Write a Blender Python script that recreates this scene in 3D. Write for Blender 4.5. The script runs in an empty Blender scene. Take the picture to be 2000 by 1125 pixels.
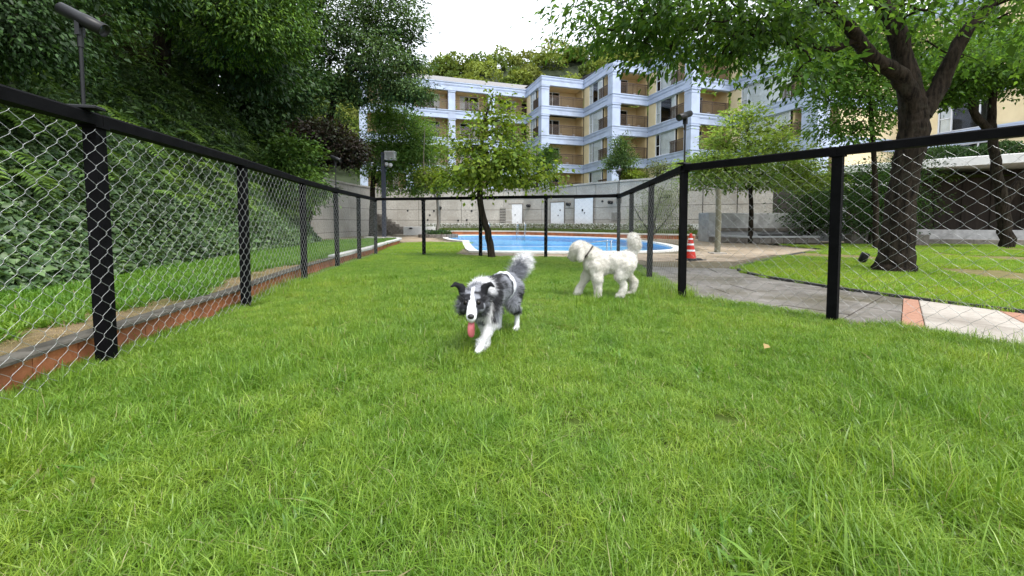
import bpy, bmesh, math, random
import numpy as np
from mathutils import Vector, Matrix

# ------------------------------------------------------------------ camera, sky, sun, exposure
SC = bpy.context.scene
COL = SC.collection
cam_d = bpy.data.cameras.new('camera')
cam = bpy.data.objects.new('camera', cam_d); COL.objects.link(cam)
cam.location = (0, 0, 0.95)
cam.rotation_euler = (math.radians(90 - 2.75), 0, 0)
cam_d.sensor_width = 36; cam_d.lens = 14.4; cam_d.shift_y = -0.045
cam_d.clip_start = 0.05; cam_d.clip_end = 1500
SC.camera = cam

SUN_EL, SUN_AZ = math.radians(60), math.radians(142)      # azimuth clockwise from +Y
W = bpy.data.worlds.new('World'); SC.world = W; W.use_nodes = True
nt = W.node_tree; nt.nodes.clear()
w_out = nt.nodes.new('ShaderNodeOutputWorld'); w_bg = nt.nodes.new('ShaderNodeBackground')
w_sky = nt.nodes.new('ShaderNodeTexSky'); w_sky.sky_type = 'NISHITA'; w_sky.sun_disc = False
w_sky.sun_elevation = SUN_EL; w_sky.sun_rotation = SUN_AZ; w_sky.dust_density = 4.0; w_sky.air_density = 1.0
w_mix = nt.nodes.new('ShaderNodeMix'); w_mix.data_type = 'RGBA'; w_mix.inputs[0].default_value = 0.82
w_mix.inputs[7].default_value = (8.6, 9.0, 9.6, 1)        # even overcast cloud layer
nt.links.new(w_sky.outputs[0], w_mix.inputs[6]); nt.links.new(w_mix.outputs[2], w_bg.inputs[0])
w_bg.inputs[1].default_value = 0.10
nt.links.new(w_bg.outputs[0], w_out.inputs[0])
sun_d = bpy.data.lights.new('sun', 'SUN'); sun_d.energy = 1.5; sun_d.angle = math.radians(17); sun_d.color = (1, .97, .92)
sun = bpy.data.objects.new('sun', sun_d); COL.objects.link(sun)
sdir = Vector((math.sin(SUN_AZ) * math.cos(SUN_EL), math.cos(SUN_AZ) * math.cos(SUN_EL), math.sin(SUN_EL)))
sun.rotation_euler = sdir.to_track_quat('Z', 'Y').to_euler()
vs = SC.view_settings
vs.view_transform = 'Standard'; vs.look = 'None'; vs.gamma = 1; vs.use_curve_mapping = False; vs.exposure = 1.38
SC.cycles.max_bounces = 7; SC.cycles.transparent_max_bounces = 12; SC.cycles.diffuse_bounces = 3; SC.cycles.glossy_bounces = 2
SC.cycles.use_denoising = True

# ------------------------------------------------------------------ helpers
rng = np.random.default_rng(7); random.seed(7)

def new_mat(name):
    m = bpy.data.materials.new(name); m.use_nodes = True
    return m, m.node_tree, m.node_tree.nodes['Principled BSDF']

def ramp(n, fac, stops):
    r = n.nodes.new('ShaderNodeValToRGB'); n.links.new(fac, r.inputs[0])
    els = r.color_ramp.elements
    while len(els) < len(stops): els.new(0.5)
    for e, (p, c) in zip(els, stops): e.position = p; e.color = (*c, 1)
    return r.outputs[0]

def noise(n, scale, detail=4, rough=.55, vec=None, stretch=None):
    t = n.nodes.new('ShaderNodeTexNoise'); t.inputs['Scale'].default_value = scale
    t.inputs['Detail'].default_value = detail; t.inputs['Roughness'].default_value = rough
    if vec is None: vec = n.nodes.new('ShaderNodeNewGeometry').outputs['Position']
    if stretch:
        mp = n.nodes.new('ShaderNodeMapping'); mp.inputs['Scale'].default_value = stretch
        n.links.new(vec, mp.inputs[0]); vec = mp.outputs[0]
    n.links.new(vec, t.inputs['Vector']); return t.outputs[0]

def mul(n, a, b, fac=1.0, mode='MULTIPLY'):
    x = n.nodes.new('ShaderNodeMix'); x.data_type = 'RGBA'; x.blend_type = mode; x.inputs[0].default_value = fac
    for s, i in ((a, 6), (b, 7)):
        if isinstance(s, tuple): x.inputs[i].default_value = (*s, 1)
        else: n.links.new(s, x.inputs[i])
    return x.outputs[2]

def M(name, c1, c2=None, scale=6, rough=.75, bump=0, bscale=60, metal=0, spec=.4, orand=0, c3=None, scale2=.7, stretch=None, coat=0):
    m, n, p = new_mat(name)
    col = None
    if c2 is not None:
        col = ramp(n, noise(n, scale, 5, .6, stretch=stretch), [(.32, c1), (.68, c2)])
        if c3 is not None:
            f = ramp(n, noise(n, scale2, 4, .6), [(.45, (0, 0, 0)), (.65, (1, 1, 1))])
            x = n.nodes.new('ShaderNodeMix'); x.data_type = 'RGBA'
            n.links.new(f, x.inputs[0]); n.links.new(col, x.inputs[6]); x.inputs[7].default_value = (*c3, 1); col = x.outputs[2]
    if orand:
        oi = n.nodes.new('ShaderNodeObjectInfo')
        g = ramp(n, oi.outputs['Random'], [(0, (1 - orand,) * 3), (1, (1 + orand * .0,) * 3)])
        col = mul(n, col if col is not None else tuple(c1), g)
    if col is None: p.inputs['Base Color'].default_value = (*c1, 1)
    else: n.links.new(col, p.inputs['Base Color'])
    p.inputs['Roughness'].default_value = rough; p.inputs['Metallic'].default_value = metal
    p.inputs['Specular IOR Level'].default_value = spec
    if bump:
        b = n.nodes.new('ShaderNodeBump'); b.inputs['Strength'].default_value = bump; b.inputs['Distance'].default_value = .01
        n.links.new(noise(n, bscale, 6, .7), b.inputs['Height']); n.links.new(b.outputs[0], p.inputs['Normal'])
    return m

def leaf_mat(name, trans=.35, rough=.5, spec=.3, tint=(1, 1, 1)):
    """leaf colour comes from the mesh's per-leaf colour attribute; some light passes through"""
    m, n, p = new_mat(name)
    a = n.nodes.new('ShaderNodeAttribute'); a.attribute_name = 'Col'
    c = a.outputs['Color']
    n.links.new(c, p.inputs['Base Color']); p.inputs['Roughness'].default_value = rough; p.inputs['Specular IOR Level'].default_value = spec
    tr = n.nodes.new('ShaderNodeBsdfTranslucent'); n.links.new(mul(n, c, (1.25, 1.15, .55)), tr.inputs[0])
    mx = n.nodes.new('ShaderNodeMixShader'); mx.inputs[0].default_value = trans
    n.links.new(p.outputs[0], mx.inputs[1]); n.links.new(tr.outputs[0], mx.inputs[2])
    n.links.new(mx.outputs[0], n.nodes['Material Output'].inputs[0])
    return m

def attr_mat(name, rough=.7, spec=.2):
    m, n, p = new_mat(name)
    a = n.nodes.new('ShaderNodeAttribute'); a.attribute_name = 'Col'
    n.links.new(a.outputs['Color'], p.inputs['Base Color']); p.inputs['Roughness'].default_value = rough
    p.inputs['Specular IOR Level'].default_value = spec
    return m

def tag(o, label=None, cat=None, group=None, kind=None):
    if label: o['label'] = label
    if cat: o['category'] = cat
    if group: o['group'] = group
    if kind: o['kind'] = kind
    return o

def empty(name, loc=(0, 0, 0), rz=0, label=None, cat=None, group=None):
    o = bpy.data.objects.new(name, None); COL.objects.link(o); o.empty_display_size = .1
    o.location = loc; o.rotation_euler = (0, 0, rz)
    return tag(o, label, cat, group)

def link_mesh(name, me, mat=None, parent=None):
    o = bpy.data.objects.new(name, me); COL.objects.link(o)
    if mat is not None and not me.materials: me.materials.append(mat)
    if parent is not None: o.parent = parent
    return o

def tri_mesh(name, V, T, C=None):
    """fast triangle mesh from arrays"""
    V = np.asarray(V, np.float32); T = np.asarray(T, np.int32)
    me = bpy.data.meshes.new(name)
    me.vertices.add(len(V)); me.vertices.foreach_set('co', V.ravel())
    me.loops.add(T.size); me.loops.foreach_set('vertex_index', T.ravel())
    me.polygons.add(len(T)); me.polygons.foreach_set('loop_start', np.arange(0, T.size, 3, dtype=np.int32))
    me.update(calc_edges=True)
    if C is not None:
        ca = me.color_attributes.new('Col', 'FLOAT_COLOR', 'POINT')
        ca.data.foreach_set('color', np.concatenate([C, np.ones((len(C), 1))], 1).astype(np.float32).ravel())
    return me

class MB:
    """collects boxes, tubes, prisms; build() links them as one mesh object"""
    def __init__(s): s.v = []; s.f = []; s.sm = []
    def add(s, vs, fs, smooth=False):
        b = len(s.v); s.v += [tuple(x) for x in vs]; s.f += [tuple(i + b for i in f) for f in fs]; s.sm += [smooth] * len(fs)
        return s
    def box(s, x0, x1, y0, y1, z0, z1):
        return s.add([(x0, y0, z0), (x1, y0, z0), (x1, y1, z0), (x0, y1, z0), (x0, y0, z1), (x1, y0, z1), (x1, y1, z1), (x0, y1, z1)],
                     [(0, 3, 2, 1), (4, 5, 6, 7), (0, 1, 5, 4), (1, 2, 6, 5), (2, 3, 7, 6), (3, 0, 4, 7)])
    def cbox(s, x0, x1, y0, y1, z0, z1, c):
        """box with chamfered top edges"""
        return s.add([(x0, y0, z0), (x1, y0, z0), (x1, y1, z0), (x0, y1, z0), (x0, y0, z1 - c), (x1, y0, z1 - c), (x1, y1, z1 - c), (x0, y1, z1 - c),
                      (x0 + c, y0 + c, z1), (x1 - c, y0 + c, z1), (x1 - c, y1 - c, z1), (x0 + c, y1 - c, z1)],
                     [(0, 3, 2, 1), (0, 1, 5, 4), (1, 2, 6, 5), (2, 3, 7, 6), (3, 0, 4, 7), (4, 5, 9, 8), (5, 6, 10, 9), (6, 7, 11, 10), (7, 4, 8, 11), (8, 9, 10, 11)])
    def prism(s, poly, z0, z1):
        n = len(poly)
        return s.add([(x, y, z0) for x, y in poly] + [(x, y, z1) for x, y in poly],
                     [tuple(range(n))[::-1], tuple(range(n, 2 * n))] + [(i, (i + 1) % n, n + (i + 1) % n, n + i) for i in range(n)])
    def tube(s, pts, r, sides=8, cap=True, smooth=True):
        pts = [Vector(p) for p in pts]; n = len(pts)
        rs = r if isinstance(r, (list, tuple)) else [r] * n
        vs = []; fs = []; ref = None
        for i, p in enumerate(pts):
            d = (pts[min(i + 1, n - 1)] - pts[max(i - 1, 0)]).normalized()
            if ref is None: ref = Vector((0, 0, 1)) if abs(d.z) < .9 else Vector((1, 0, 0))
            a = (ref - d * ref.dot(d)).normalized(); ref = a; b = d.cross(a)
            for k in range(sides):
                t = 2 * math.pi * k / sides
                vs.append(p + (a * math.cos(t) + b * math.sin(t)) * rs[i])
        for i in range(n - 1):
            for k in range(sides):
                k2 = (k + 1) % sides
                fs.append((i * sides + k, i * sides + k2, (i + 1) * sides + k2, (i + 1) * sides + k))
        s.add(vs, fs, smooth)
        if cap: s.add([vs[k] for k in range(sides)], [tuple(range(sides))[::-1]]); s.add([vs[(n - 1) * sides + k] for k in range(sides)], [tuple(range(sides))])
        return s
    def lathe(s, prof, sides=20, org=(0, 0, 0)):
        vs = []; fs = []
        for r, z in prof:
            for k in range(sides):
                t = 2 * math.pi * k / sides; vs.append((org[0] + r * math.cos(t), org[1] + r * math.sin(t), org[2] + z))
        for i in range(len(prof) - 1):
            for k in range(sides):
                k2 = (k + 1) % sides
                fs.append((i * sides + k, i * sides + k2, (i + 1) * sides + k2, (i + 1) * sides + k))
        return s.add(vs, fs, True)
    def mesh(s, name):
        me = bpy.data.meshes.new(name); me.from_pydata(s.v, [], s.f)
        me.polygons.foreach_set('use_smooth', s.sm); me.update(); return me
    def build(s, name, mat, parent=None): return link_mesh(name, s.mesh(name), mat, parent)

def dup(o, parent=None, loc=None, rz=None):
    c = o.copy(); COL.objects.link(c); c.parent = parent
    if loc is not None: c.location = loc
    if rz is not None: c.rotation_euler = (0, 0, rz)
    return c

def copy_tree(o, parent=None):
    kids = [k for k in o.children]
    c = o.copy(); COL.objects.link(c); c.parent = parent
    for k in kids: copy_tree(k, c)
    return c

def flat_poly(name, outer, z, mat, holes=(), kind='structure', parent=None):
    bm = bmesh.new(); es = []
    for loop in [outer] + list(holes):
        vs = [bm.verts.new((x, y, z)) for x, y in loop]
        es += [bm.edges.new((vs[i], vs[(i + 1) % len(vs)])) for i in range(len(vs))]
    bmesh.ops.triangle_fill(bm, use_beauty=True, use_dissolve=False, edges=es, normal=(0, 0, 1))
    for f in bm.faces:
        if f.normal.z < 0: f.normal_flip()
    me = bpy.data.meshes.new(name); bm.to_mesh(me); bm.free()
    o = link_mesh(name, me, mat, parent)
    if kind: o['kind'] = kind
    return o

def smooth_loop(pts, n=6):
    """closed Catmull-Rom"""
    P = [Vector((p[0], p[1])) for p in pts]; out = []
    for i in range(len(P)):
        a, b, c, d = P[i - 1], P[i], P[(i + 1) % len(P)], P[(i + 2) % len(P)]
        for k in range(n):
            t = k / n
            q = .5 * ((2 * b) + (c - a) * t + (2 * a - 5 * b + 4 * c - d) * t * t + (3 * b - a - 3 * c + d) * t ** 3)
            out.append((q.x, q.y))
    return out

def smooth_line(pts, n=6):
    P = [Vector(p) for p in pts]; out = []
    for i in range(len(P) - 1):
        a = P[i - 1] if i else P[0] * 2 - P[1]; b, c = P[i], P[i + 1]; d = P[i + 2] if i + 2 < len(P) else P[-1] * 2 - P[-2]
        for k in range(n):
            t = k / n
            out.append(.5 * ((2 * b) + (c - a) * t + (2 * a - 5 * b + 4 * c - d) * t * t + (3 * b - a - 3 * c + d) * t ** 3))
    out.append(P[-1]); return out

def offset_line(pts, d):
    """shift a plan polyline to its left by d"""
    out = []
    for i, p in enumerate(pts):
        a = pts[max(i - 1, 0)]; b = pts[min(i + 1, len(pts) - 1)]
        t = Vector((b[0] - a[0], b[1] - a[1])).normalized()
        out.append((p[0] - t.y * d, p[1] + t.x * d))
    return out

def in_poly(P, poly):
    x, y = P[:, 0], P[:, 1]; ins = np.zeros(len(P), bool); n = len(poly)
    for i in range(n):
        x0, y0 = poly[i]; x1, y1 = poly[(i + 1) % n]
        c = ((y0 > y) != (y1 > y))
        with np.errstate(divide='ignore', invalid='ignore'):
            ins ^= c & (x < (x1 - x0) * (y - y0) / (y1 - y0 + 1e-12) + x0)
    return ins

def vnoise(P, scale, seed=0):
    """cheap smooth 3-D noise in -1..1"""
    r = np.random.default_rng(seed); s = np.zeros(len(P))
    for k in range(6):
        d = r.normal(size=3); d /= np.linalg.norm(d)
        s += np.sin(P @ d * scale * (1 + .55 * k) + r.uniform(0, 6.28)) / (1 + .5 * k)
    return s / 2.4

def unit(a): return a / (np.linalg.norm(a, axis=1, keepdims=True) + 1e-9)

def leaf_arrays(P, D, N, L, Wd, fold=.18):
    """folded four-point leaves: base P, length direction D, normal N, length L, width Wd"""
    D = unit(D); S = unit(np.cross(D, N)); N = np.cross(S, D); n = len(P)
    L = L[:, None]; Wd = Wd[:, None]
    V = np.empty((n, 4, 3), np.float32)
    V[:, 0] = P; V[:, 2] = P + D * L - N * L * .12
    V[:, 1] = P + D * L * .45 - S * Wd * .5 + N * Wd * fold
    V[:, 3] = P + D * L * .45 + S * Wd * .5 + N * Wd * fold
    T = (np.arange(n)[:, None, None] * 4 + np.array([[0, 3, 2], [0, 2, 1]])[None]).reshape(-1, 3)
    return V.reshape(-1, 3), T

def leaf_cols(n, palette, jitter=.18, weights=None, idx=None):
    pal = np.array(palette)
    if idx is None: idx = rng.choice(len(pal), n, p=weights)
    c = pal[idx] * (1 + rng.normal(0, jitter, (n, 1))) * (1 + rng.normal(0, jitter * .35, (n, 3)))
    return np.clip(c, .002, .9)

# ------------------------------------------------------------------ materials
m_black = M('black_paint', (.0035, .0035, .004), (.006, .006, .007), 9, .7, .15, 200, spec=.05)
m_wire = M('galvanised_wire', (.36, .37, .38), (.52, .53, .54), 30, .4, metal=.7)
m_lampblack = M('lamp_black', (.008, .0085, .010), (.013, .0135, .015), 20, .42, spec=.3)
m_lens = M('lamp_lens', (.05, .055, .055), rough=.08, spec=.6)
m_soil = M('soil', (.05, .075, .016), (.08, .115, .022), 7, .95, .6, 40, spec=.1)
m_dirt = M('bare_dirt', (.16, .115, .065), (.26, .20, .12), 9, .95, .7, 60, spec=.1, c3=(.10, .09, .035), scale2=1.6)
m_ground = M('ground_earth', (.16, .14, .10), (.22, .19, .14), 3, .95, .5, 30, spec=.1)
m_terra = M('terracotta', (.52, .17, .078), (.66, .26, .125), 14, .85, .5, 90, spec=.2, orand=.2, c3=(.36, .14, .075), scale2=2.2)
m_kerbtop = M('weathered_cap', (.05, .047, .038), (.14, .13, .11), 9, .9, .5, 70, spec=.2, orand=.25)
m_whitestone = M('white_kerb_stone', (.40, .40, .385), (.56, .56, .54), 9, .8, .35, 80, spec=.3, orand=.15)
m_deck = M('deck_paving', (.30, .235, .17), (.42, .345, .26), 3.2, .85, .35, 60, spec=.25, c3=(.24, .19, .125), scale2=.55, orand=.18)
m_joint = M('deck_joint', (.10, .085, .06), (.17, .15, .10), 5, .95, spec=.1)
m_darkpave = M('wet_slate', (.125, .112, .098), (.235, .215, .195), 3.5, .55, .45, 45, spec=.4, orand=.22, c3=(.095, .082, .052), scale2=1.1)
m_lightpave = M('pale_paving', (.36, .325, .285), (.46, .42, .375), 12, .85, .4, 120, spec=.2, orand=.1, c3=(.29, .26, .225), scale2=1.3)
m_terrapave = M('terracotta_paving', (.33, .175, .12), (.42, .235, .165), 16, .85, .4, 120, spec=.2, orand=.15)
m_kerbdark = M('dark_kerb', (.035, .035, .034), (.075, .073, .07), 8, .85, .4, 80)
m_coping = M('pool_coping', (.62, .61, .58), (.76, .75, .72), 8, .6, .2, 60)
m_poolblue = M('pool_paint', (.045, .36, .70), (.085, .45, .78), 1.4, .6)
m_poolline = M('pool_line_paint', (.60, .72, .80), rough=.6)
m_panel = M('aggregate_panel', (.34, .32, .285), (.60, .57, .515), 14, .9, .9, 50, spec=.15, orand=.14, c3=(.37, .345, .305), scale2=.6)
m_core = M('dark_joint', (.06, .055, .05), rough=.95, spec=.1)
m_doorwhite = M('white_door_paint', (.74, .75, .77), (.82, .83, .85), 4, .5, .05, 30)
m_concrete = M('pale_concrete', (.33, .335, .34), (.47, .475, .48), 4, .85, .35, 70, spec=.2, c3=(.25, .25, .25), scale2=1.1)
m_whitewall = M('white_render', (.66, .66, .65), (.76, .76, .75), 5, .85, .2, 60)
m_stonebrown = M('brown_stone', (.13, .115, .10), (.22, .20, .175), 7, .85, .4, 70, spec=.2, orand=.2)
m_bwhite = M('blue_white_paint', (.43, .50, .66), (.48, .555, .71), 1.5, .7, .06, 20, spec=.25, c3=(.385, .44, .565), scale2=.9, stretch=(1, 1, .3))
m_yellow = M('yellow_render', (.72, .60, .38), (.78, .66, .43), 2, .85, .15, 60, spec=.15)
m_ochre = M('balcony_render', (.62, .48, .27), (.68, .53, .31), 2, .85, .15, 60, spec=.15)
m_rail = M('bronze_rail', (.085, .06, .045), (.12, .085, .06), 12, .45, metal=.3)
m_frame = M('white_frame', (.72, .74, .78), rough=.45)
m_interior = M('dark_interior', (.02, .019, .018), (.04, .036, .032), 1.2, .9, spec=.1)
m_curtain = M('curtain_cloth', (.66, .66, .64), (.78, .78, .76), 2, .9)
m_roof = M('grey_roof_tile', (.16, .155, .155), (.25, .245, .245), 10, .85, .3, 40)
def bark_mat(name, c1, c2, c3):
    m, n, p = new_mat(name)
    rid = noise(n, 16, 6, .7, stretch=(1, 1, .16)); lic = noise(n, 5, 5, .65)
    col = mul(n, ramp(n, rid, [(.35, c1), (.62, c2)]), (1, 1, 1)); f = ramp(n, lic, [(.52, (0, 0, 0)), (.68, (1, 1, 1))])
    x = n.nodes.new('ShaderNodeMix'); x.data_type = 'RGBA'; n.links.new(mul(n, f, (.55, .55, .55)), x.inputs[0]); n.links.new(col, x.inputs[6]); x.inputs[7].default_value = (*c3, 1)
    n.links.new(x.outputs[2], p.inputs['Base Color']); p.inputs['Roughness'].default_value = .95; p.inputs['Specular IOR Level'].default_value = .1
    b = n.nodes.new('ShaderNodeBump'); b.inputs['Strength'].default_value = 1; b.inputs['Distance'].default_value = .05; n.links.new(rid, b.inputs['Height']); n.links.new(b.outputs[0], p.inputs['Normal'])
    return m
m_bark = bark_mat('bark', (.006, .005, .004), (.040, .031, .023), (.055, .052, .038))
m_barkpale = M('pale_bark', (.16, .14, .11), (.27, .24, .20), 9, .9, .7, 40, spec=.1, stretch=(1, 1, .3))
m_post = M('weathered_stake', (.11, .11, .075), (.20, .19, .14), 9, .9, .5, 50, stretch=(1, 1, .2))
m_steel = M('stainless_steel', (.62, .63, .64), rough=.22, metal=1)
m_greypole = M('grey_pole_paint', (.045, .052, .07), (.06, .068, .09), 9, .5)
m_orange = M('cone_red', (.50, .022, .012), (.58, .032, .016), 6, .5, .1, 30)
m_conewhite = M('cone_white', (.74, .74, .76), (.82, .82, .84), 8, .45)
m_rubber = M('black_rubber', (.02, .02, .02), (.04, .038, .036), 12, .8, .3, 60)
m_brownwall = M('brown_timber_wall', (.030, .022, .017), (.055, .04, .03), 5, .8, .3, 40, stretch=(1, 1, .15))
m_lf_ivy = leaf_mat('ivy_leaf', .30, .42, .45)
m_lf_dark = leaf_mat('dark_leaf', .25, .5, .3)
m_lf_light = leaf_mat('light_leaf', .45, .55, .25)
m_lf_canopy = leaf_mat('canopy_leaf', .58, .5, .25)
m_lf_hill = leaf_mat('hill_leaf', .3, .7, .15)

def glass_mat(name, tint, gloss):
    m, n, p = new_mat(name)
    tr = n.nodes.new('ShaderNodeBsdfTransparent'); tr.inputs[0].default_value = (*tint, 1)
    gl = n.nodes.new('ShaderNodeBsdfGlossy'); gl.inputs['Roughness'].default_value = .03
    fr = n.nodes.new('ShaderNodeLayerWeight')                  # same reflectance from both sides of the sheet
    pw = n.nodes.new('ShaderNodeMath'); pw.operation = 'POWER'; n.links.new(fr.outputs['Facing'], pw.inputs[0]); pw.inputs[1].default_value = 4.5
    ma = n.nodes.new('ShaderNodeMath'); ma.operation = 'MULTIPLY_ADD'; n.links.new(pw.outputs[0], ma.inputs[0]); ma.inputs[1].default_value = gloss; ma.inputs[2].default_value = .04
    mx = n.nodes.new('ShaderNodeMixShader')
    n.links.new(ma.outputs[0], mx.inputs[0]); n.links.new(tr.outputs[0], mx.inputs[1]); n.links.new(gl.outputs[0], mx.inputs[2])
    n.links.new(mx.outputs[0], n.nodes['Material Output'].inputs[0]); return m, n, gl, fr
m_glass = glass_mat('window_glass', (.93, .95, .96), .8)[0]
m_water, _n, _gl, _fr = glass_mat('pool_water', (.88, .96, 1.0), .62)
_b = _n.nodes.new('ShaderNodeBump'); _b.inputs['Strength'].default_value = .6; _b.inputs['Distance'].default_value = .05
_n.links.new(noise(_n, 2.2, 3, .6), _b.inputs['Height'])
_n.links.new(_b.outputs[0], _gl.inputs['Normal']); _n.links.new(_b.outputs[0], _fr.inputs['Normal'])

# ------------------------------------------------------------------ ground, lawns, paving, pool
POOL = [(p.x, p.y) for p in smooth_line([Vector(q) for q in [(-.75, 13.25), (1.3, 13.0), (3.4, 13.1), (4.9, 13.6), (5.75, 14.6), (6.3, 16.8), (6.5, 20.5), (5.6, 24.5), (3.4, 27.1), (0, 29.6),
                    (-3.4, 29.9), (-4.2, 28.5), (-4.05, 26.0), (-3.6, 23.6), (-2.9, 21.6), (-2.15, 20.6)]], 5)] + [(-1.98, 19.0), (-1.62, 16.4), (-1.28, 14.2), (-1.12, 13.45)]
def grow(loop, d):
    n = len(loop); out = []
    for i in range(n):
        a, b = Vector(loop[i - 1]), Vector(loop[(i + 1) % n]); t = (b - a).normalized()
        out.append((loop[i][0] + t.y * d, loop[i][1] - t.x * d))
    return out
POOL_OUT = grow(POOL, .32)
flat_poly('ground', [(-400, -300), (400, -300), (400, 600), (-400, 600)], -.09, m_ground, [grow(POOL, .15)])
DECK = [(-7.6, 31.6), (-6.6, 20.4), (-4.9, 19.4), (-1.9, 19.2), (-1.75, 11.0), (2.9, 10.2), (3.0, 8.9), (4.7, 8.35), (6.7, 10.6), (8.9, 12.6), (10.9, 14.0), (11.2, 22), (8, 27), (3.6, 31.6)]
deck_base = flat_poly('pool_deck', DECK, -.022, m_joint, [grow(POOL, .2)])
# pavers of the deck that can still be told apart, set out in rows parallel to the near pool edge
def paver_mesh(w, d, t=.02, c=.006):
    m = MB(); m.cbox(-w / 2, w / 2, -d / 2, d / 2, -t, 0, c); return m.mesh('paver')
pv = paver_mesh(.585, .285); pv.materials.append(m_deck)
npv = 0
far_b = MB()
POOL_FAT = grow(POOL, .62)
for j in range(70):
    y = 10.2 + j * .30
    for i in range(-14, 22):
        x = i * .6 + (.3 if j % 2 else 0)
        q = np.array([[x, y], [x - .3, y - .14], [x + .3, y - .14], [x + .3, y + .14], [x - .3, y + .14]])
        if not in_poly(q, DECK).all() or in_poly(q, POOL_FAT).any(): continue
        if y < 14.2 and npv < 290:
            o = link_mesh('paver', pv, None, deck_base); o.location = (x, y, -.004 + random.uniform(-.003, .002)); npv += 1
        else:
            h = -.004 + random.uniform(-.003, .002); far_b.cbox(x - .292, x + .292, y - .142, y + .142, h - .015, h, .006)
far_o = far_b.build('far_pavers', m_deck, deck_base); far_o['kind'] = 'stuff'
# pool basin
def ring(name, a, b, z0, z1, mat, kind='structure', parent=None):
    n = len(a); V = []; F = []
    for (ax, ay), (bx, by) in zip(a, b): V += [(ax, ay, z0), (ax, ay, z1), (bx, by, z1), (bx, by, z0)]
    for i in range(n):
        j = (i + 1) % n
        for k in range(4): F.append((i * 4 + k, i * 4 + (k + 1) % 4, j * 4 + (k + 1) % 4, j * 4 + k))
    m = MB(); m.add(V, F); o = m.build(name, mat, parent)
    if kind: o['kind'] = kind
    return o
ring('pool_coping', POOL_OUT, POOL, -.05, .03, m_coping)
ring('pool_wall', grow(POOL, .2), grow(POOL, -.01), -.36, -.051, m_poolblue)
flat_poly('pool_floor', grow(POOL, .1), -.34, m_poolblue)
flat_poly('pool_water', grow(POOL, .003), -.07, m_water)
for yy, xa, xb in ((15.4, -1.2, 5.6), (18.2, -1.5, 6.0), (21.5, -2.6, 6.1)):
    m = MB(); m.box(xa, xb, yy, yy + .42, -.338, -.33); m.build('lane_line', m_poolline)['kind'] = 'structure'
m = MB(); m.prism([(-3.1, 21.6), (5.9, 22.6), (5.6, 23.5), (-3.7, 22.9)], -.338, -.22); m.build('pool_step', m_poolblue)['kind'] = 'structure'

FENCE_L = [(-2.35, -1.2), (-2.50, .87), (-2.74, 2.73), (-3.03, 4.63), (-3.44, 6.75), (-3.72, 8.7), (-3.87, 10.35), (-4.0, 12.0)]
FENCE_B = [(-4.0, 12.0), (-2.54, 11.8), (-.87, 11.3), (.9, 10.9), (2.73, 10.5)]
FENCE_S = [(2.73, 10.5), (2.56, 8.8), (2.36, 7.0), (2.13, 5.1)]
FENCE_R = [(2.13, 5.1), (3.08, 3.9), (4.03, 2.7), (4.98, 1.5), (5.93, .3), (6.9, -.9)]
LAWN = [(-2.43, -1.2), (-2.6, .87), (-2.86, 2.73), (-3.15, 4.63), (-3.56, 6.75), (-3.84, 8.7), (-4.0, 10.35), (-4.13, 12.0), (-4.6, 15.2), (-5.02, 18.5), (-4.4, 19.35), (-1.95, 19.1), (-1.8, 12.2), (-1.2, 11.55), (.9, 11.15),
        (2.85, 10.65), (2.72, 8.8), (2.50, 7.0), (2.30, 5.2), (3.22, 4.02), (4.17, 2.82), (5.12, 1.62), (6.07, .42), (7.0, -.9), (7, -1.6), (-2.4, -1.6)]
flat_poly('lawn_soil', LAWN, -.014, m_soil)
KERB_R = smooth_line([(11.0, 15.0), (10.7, 13.9), (8.8, 12.5), (6.6, 10.4), (5.2, 9.05), (4.6, 8.2), (4.45, 7.3), (4.6, 6.5), (4.72, 5.9), (5.0, 5.2), (5.45, 4.35), (6.4, 2.9), (8.2, .9), (10, -.8)], 5)
KR = [(p.x, p.y) for p in [Vector((*q, 0)) if len(q) == 2 else q for q in KERB_R]]
LAWN_R = KR + [(40, -.8), (40, 16), (24, 17.2), (14, 18.2), (11.4, 17.6)]
flat_poly('side_lawn_soil', LAWN_R, -.010, M('worn_soil', (.13, .125, .045), (.22, .18, .09), 5, .95, .6, 40, spec=.1))
mk = MB()
inn, outk = offset_line(KR, .0), offset_line(KR, -.07)
for i in range(len(KR) - 1):
    a, b, c, d = inn[i], inn[i + 1], outk[i + 1], outk[i]
    mk.add([(*a, -.05), (*b, -.05), (*c, -.05), (*d, -.05), (*a, .022), (*b, .022), (*c, .022), (*d, .022)],
           [(0, 3, 2, 1), (4, 5, 6, 7), (0, 1, 5, 4), (1, 2, 6, 5), (2, 3, 7, 6), (3, 0, 4, 7)])
mk.build('lawn_kerb', m_kerbdark)['kind'] = 'structure'
PATH = [(2.5, 8.9), (2.33, 7.0), (2.12, 5.2), (3.05, 3.9), (4.0, 2.7), (5.0, 1.4), (6.6, -.6), (9.5, -.8)] + [q for q in KR[::-1] if q[1] < 8.4][1:] + [(4.62, 8.4)]
path = flat_poly('path', PATH, -.030, m_joint)
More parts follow.
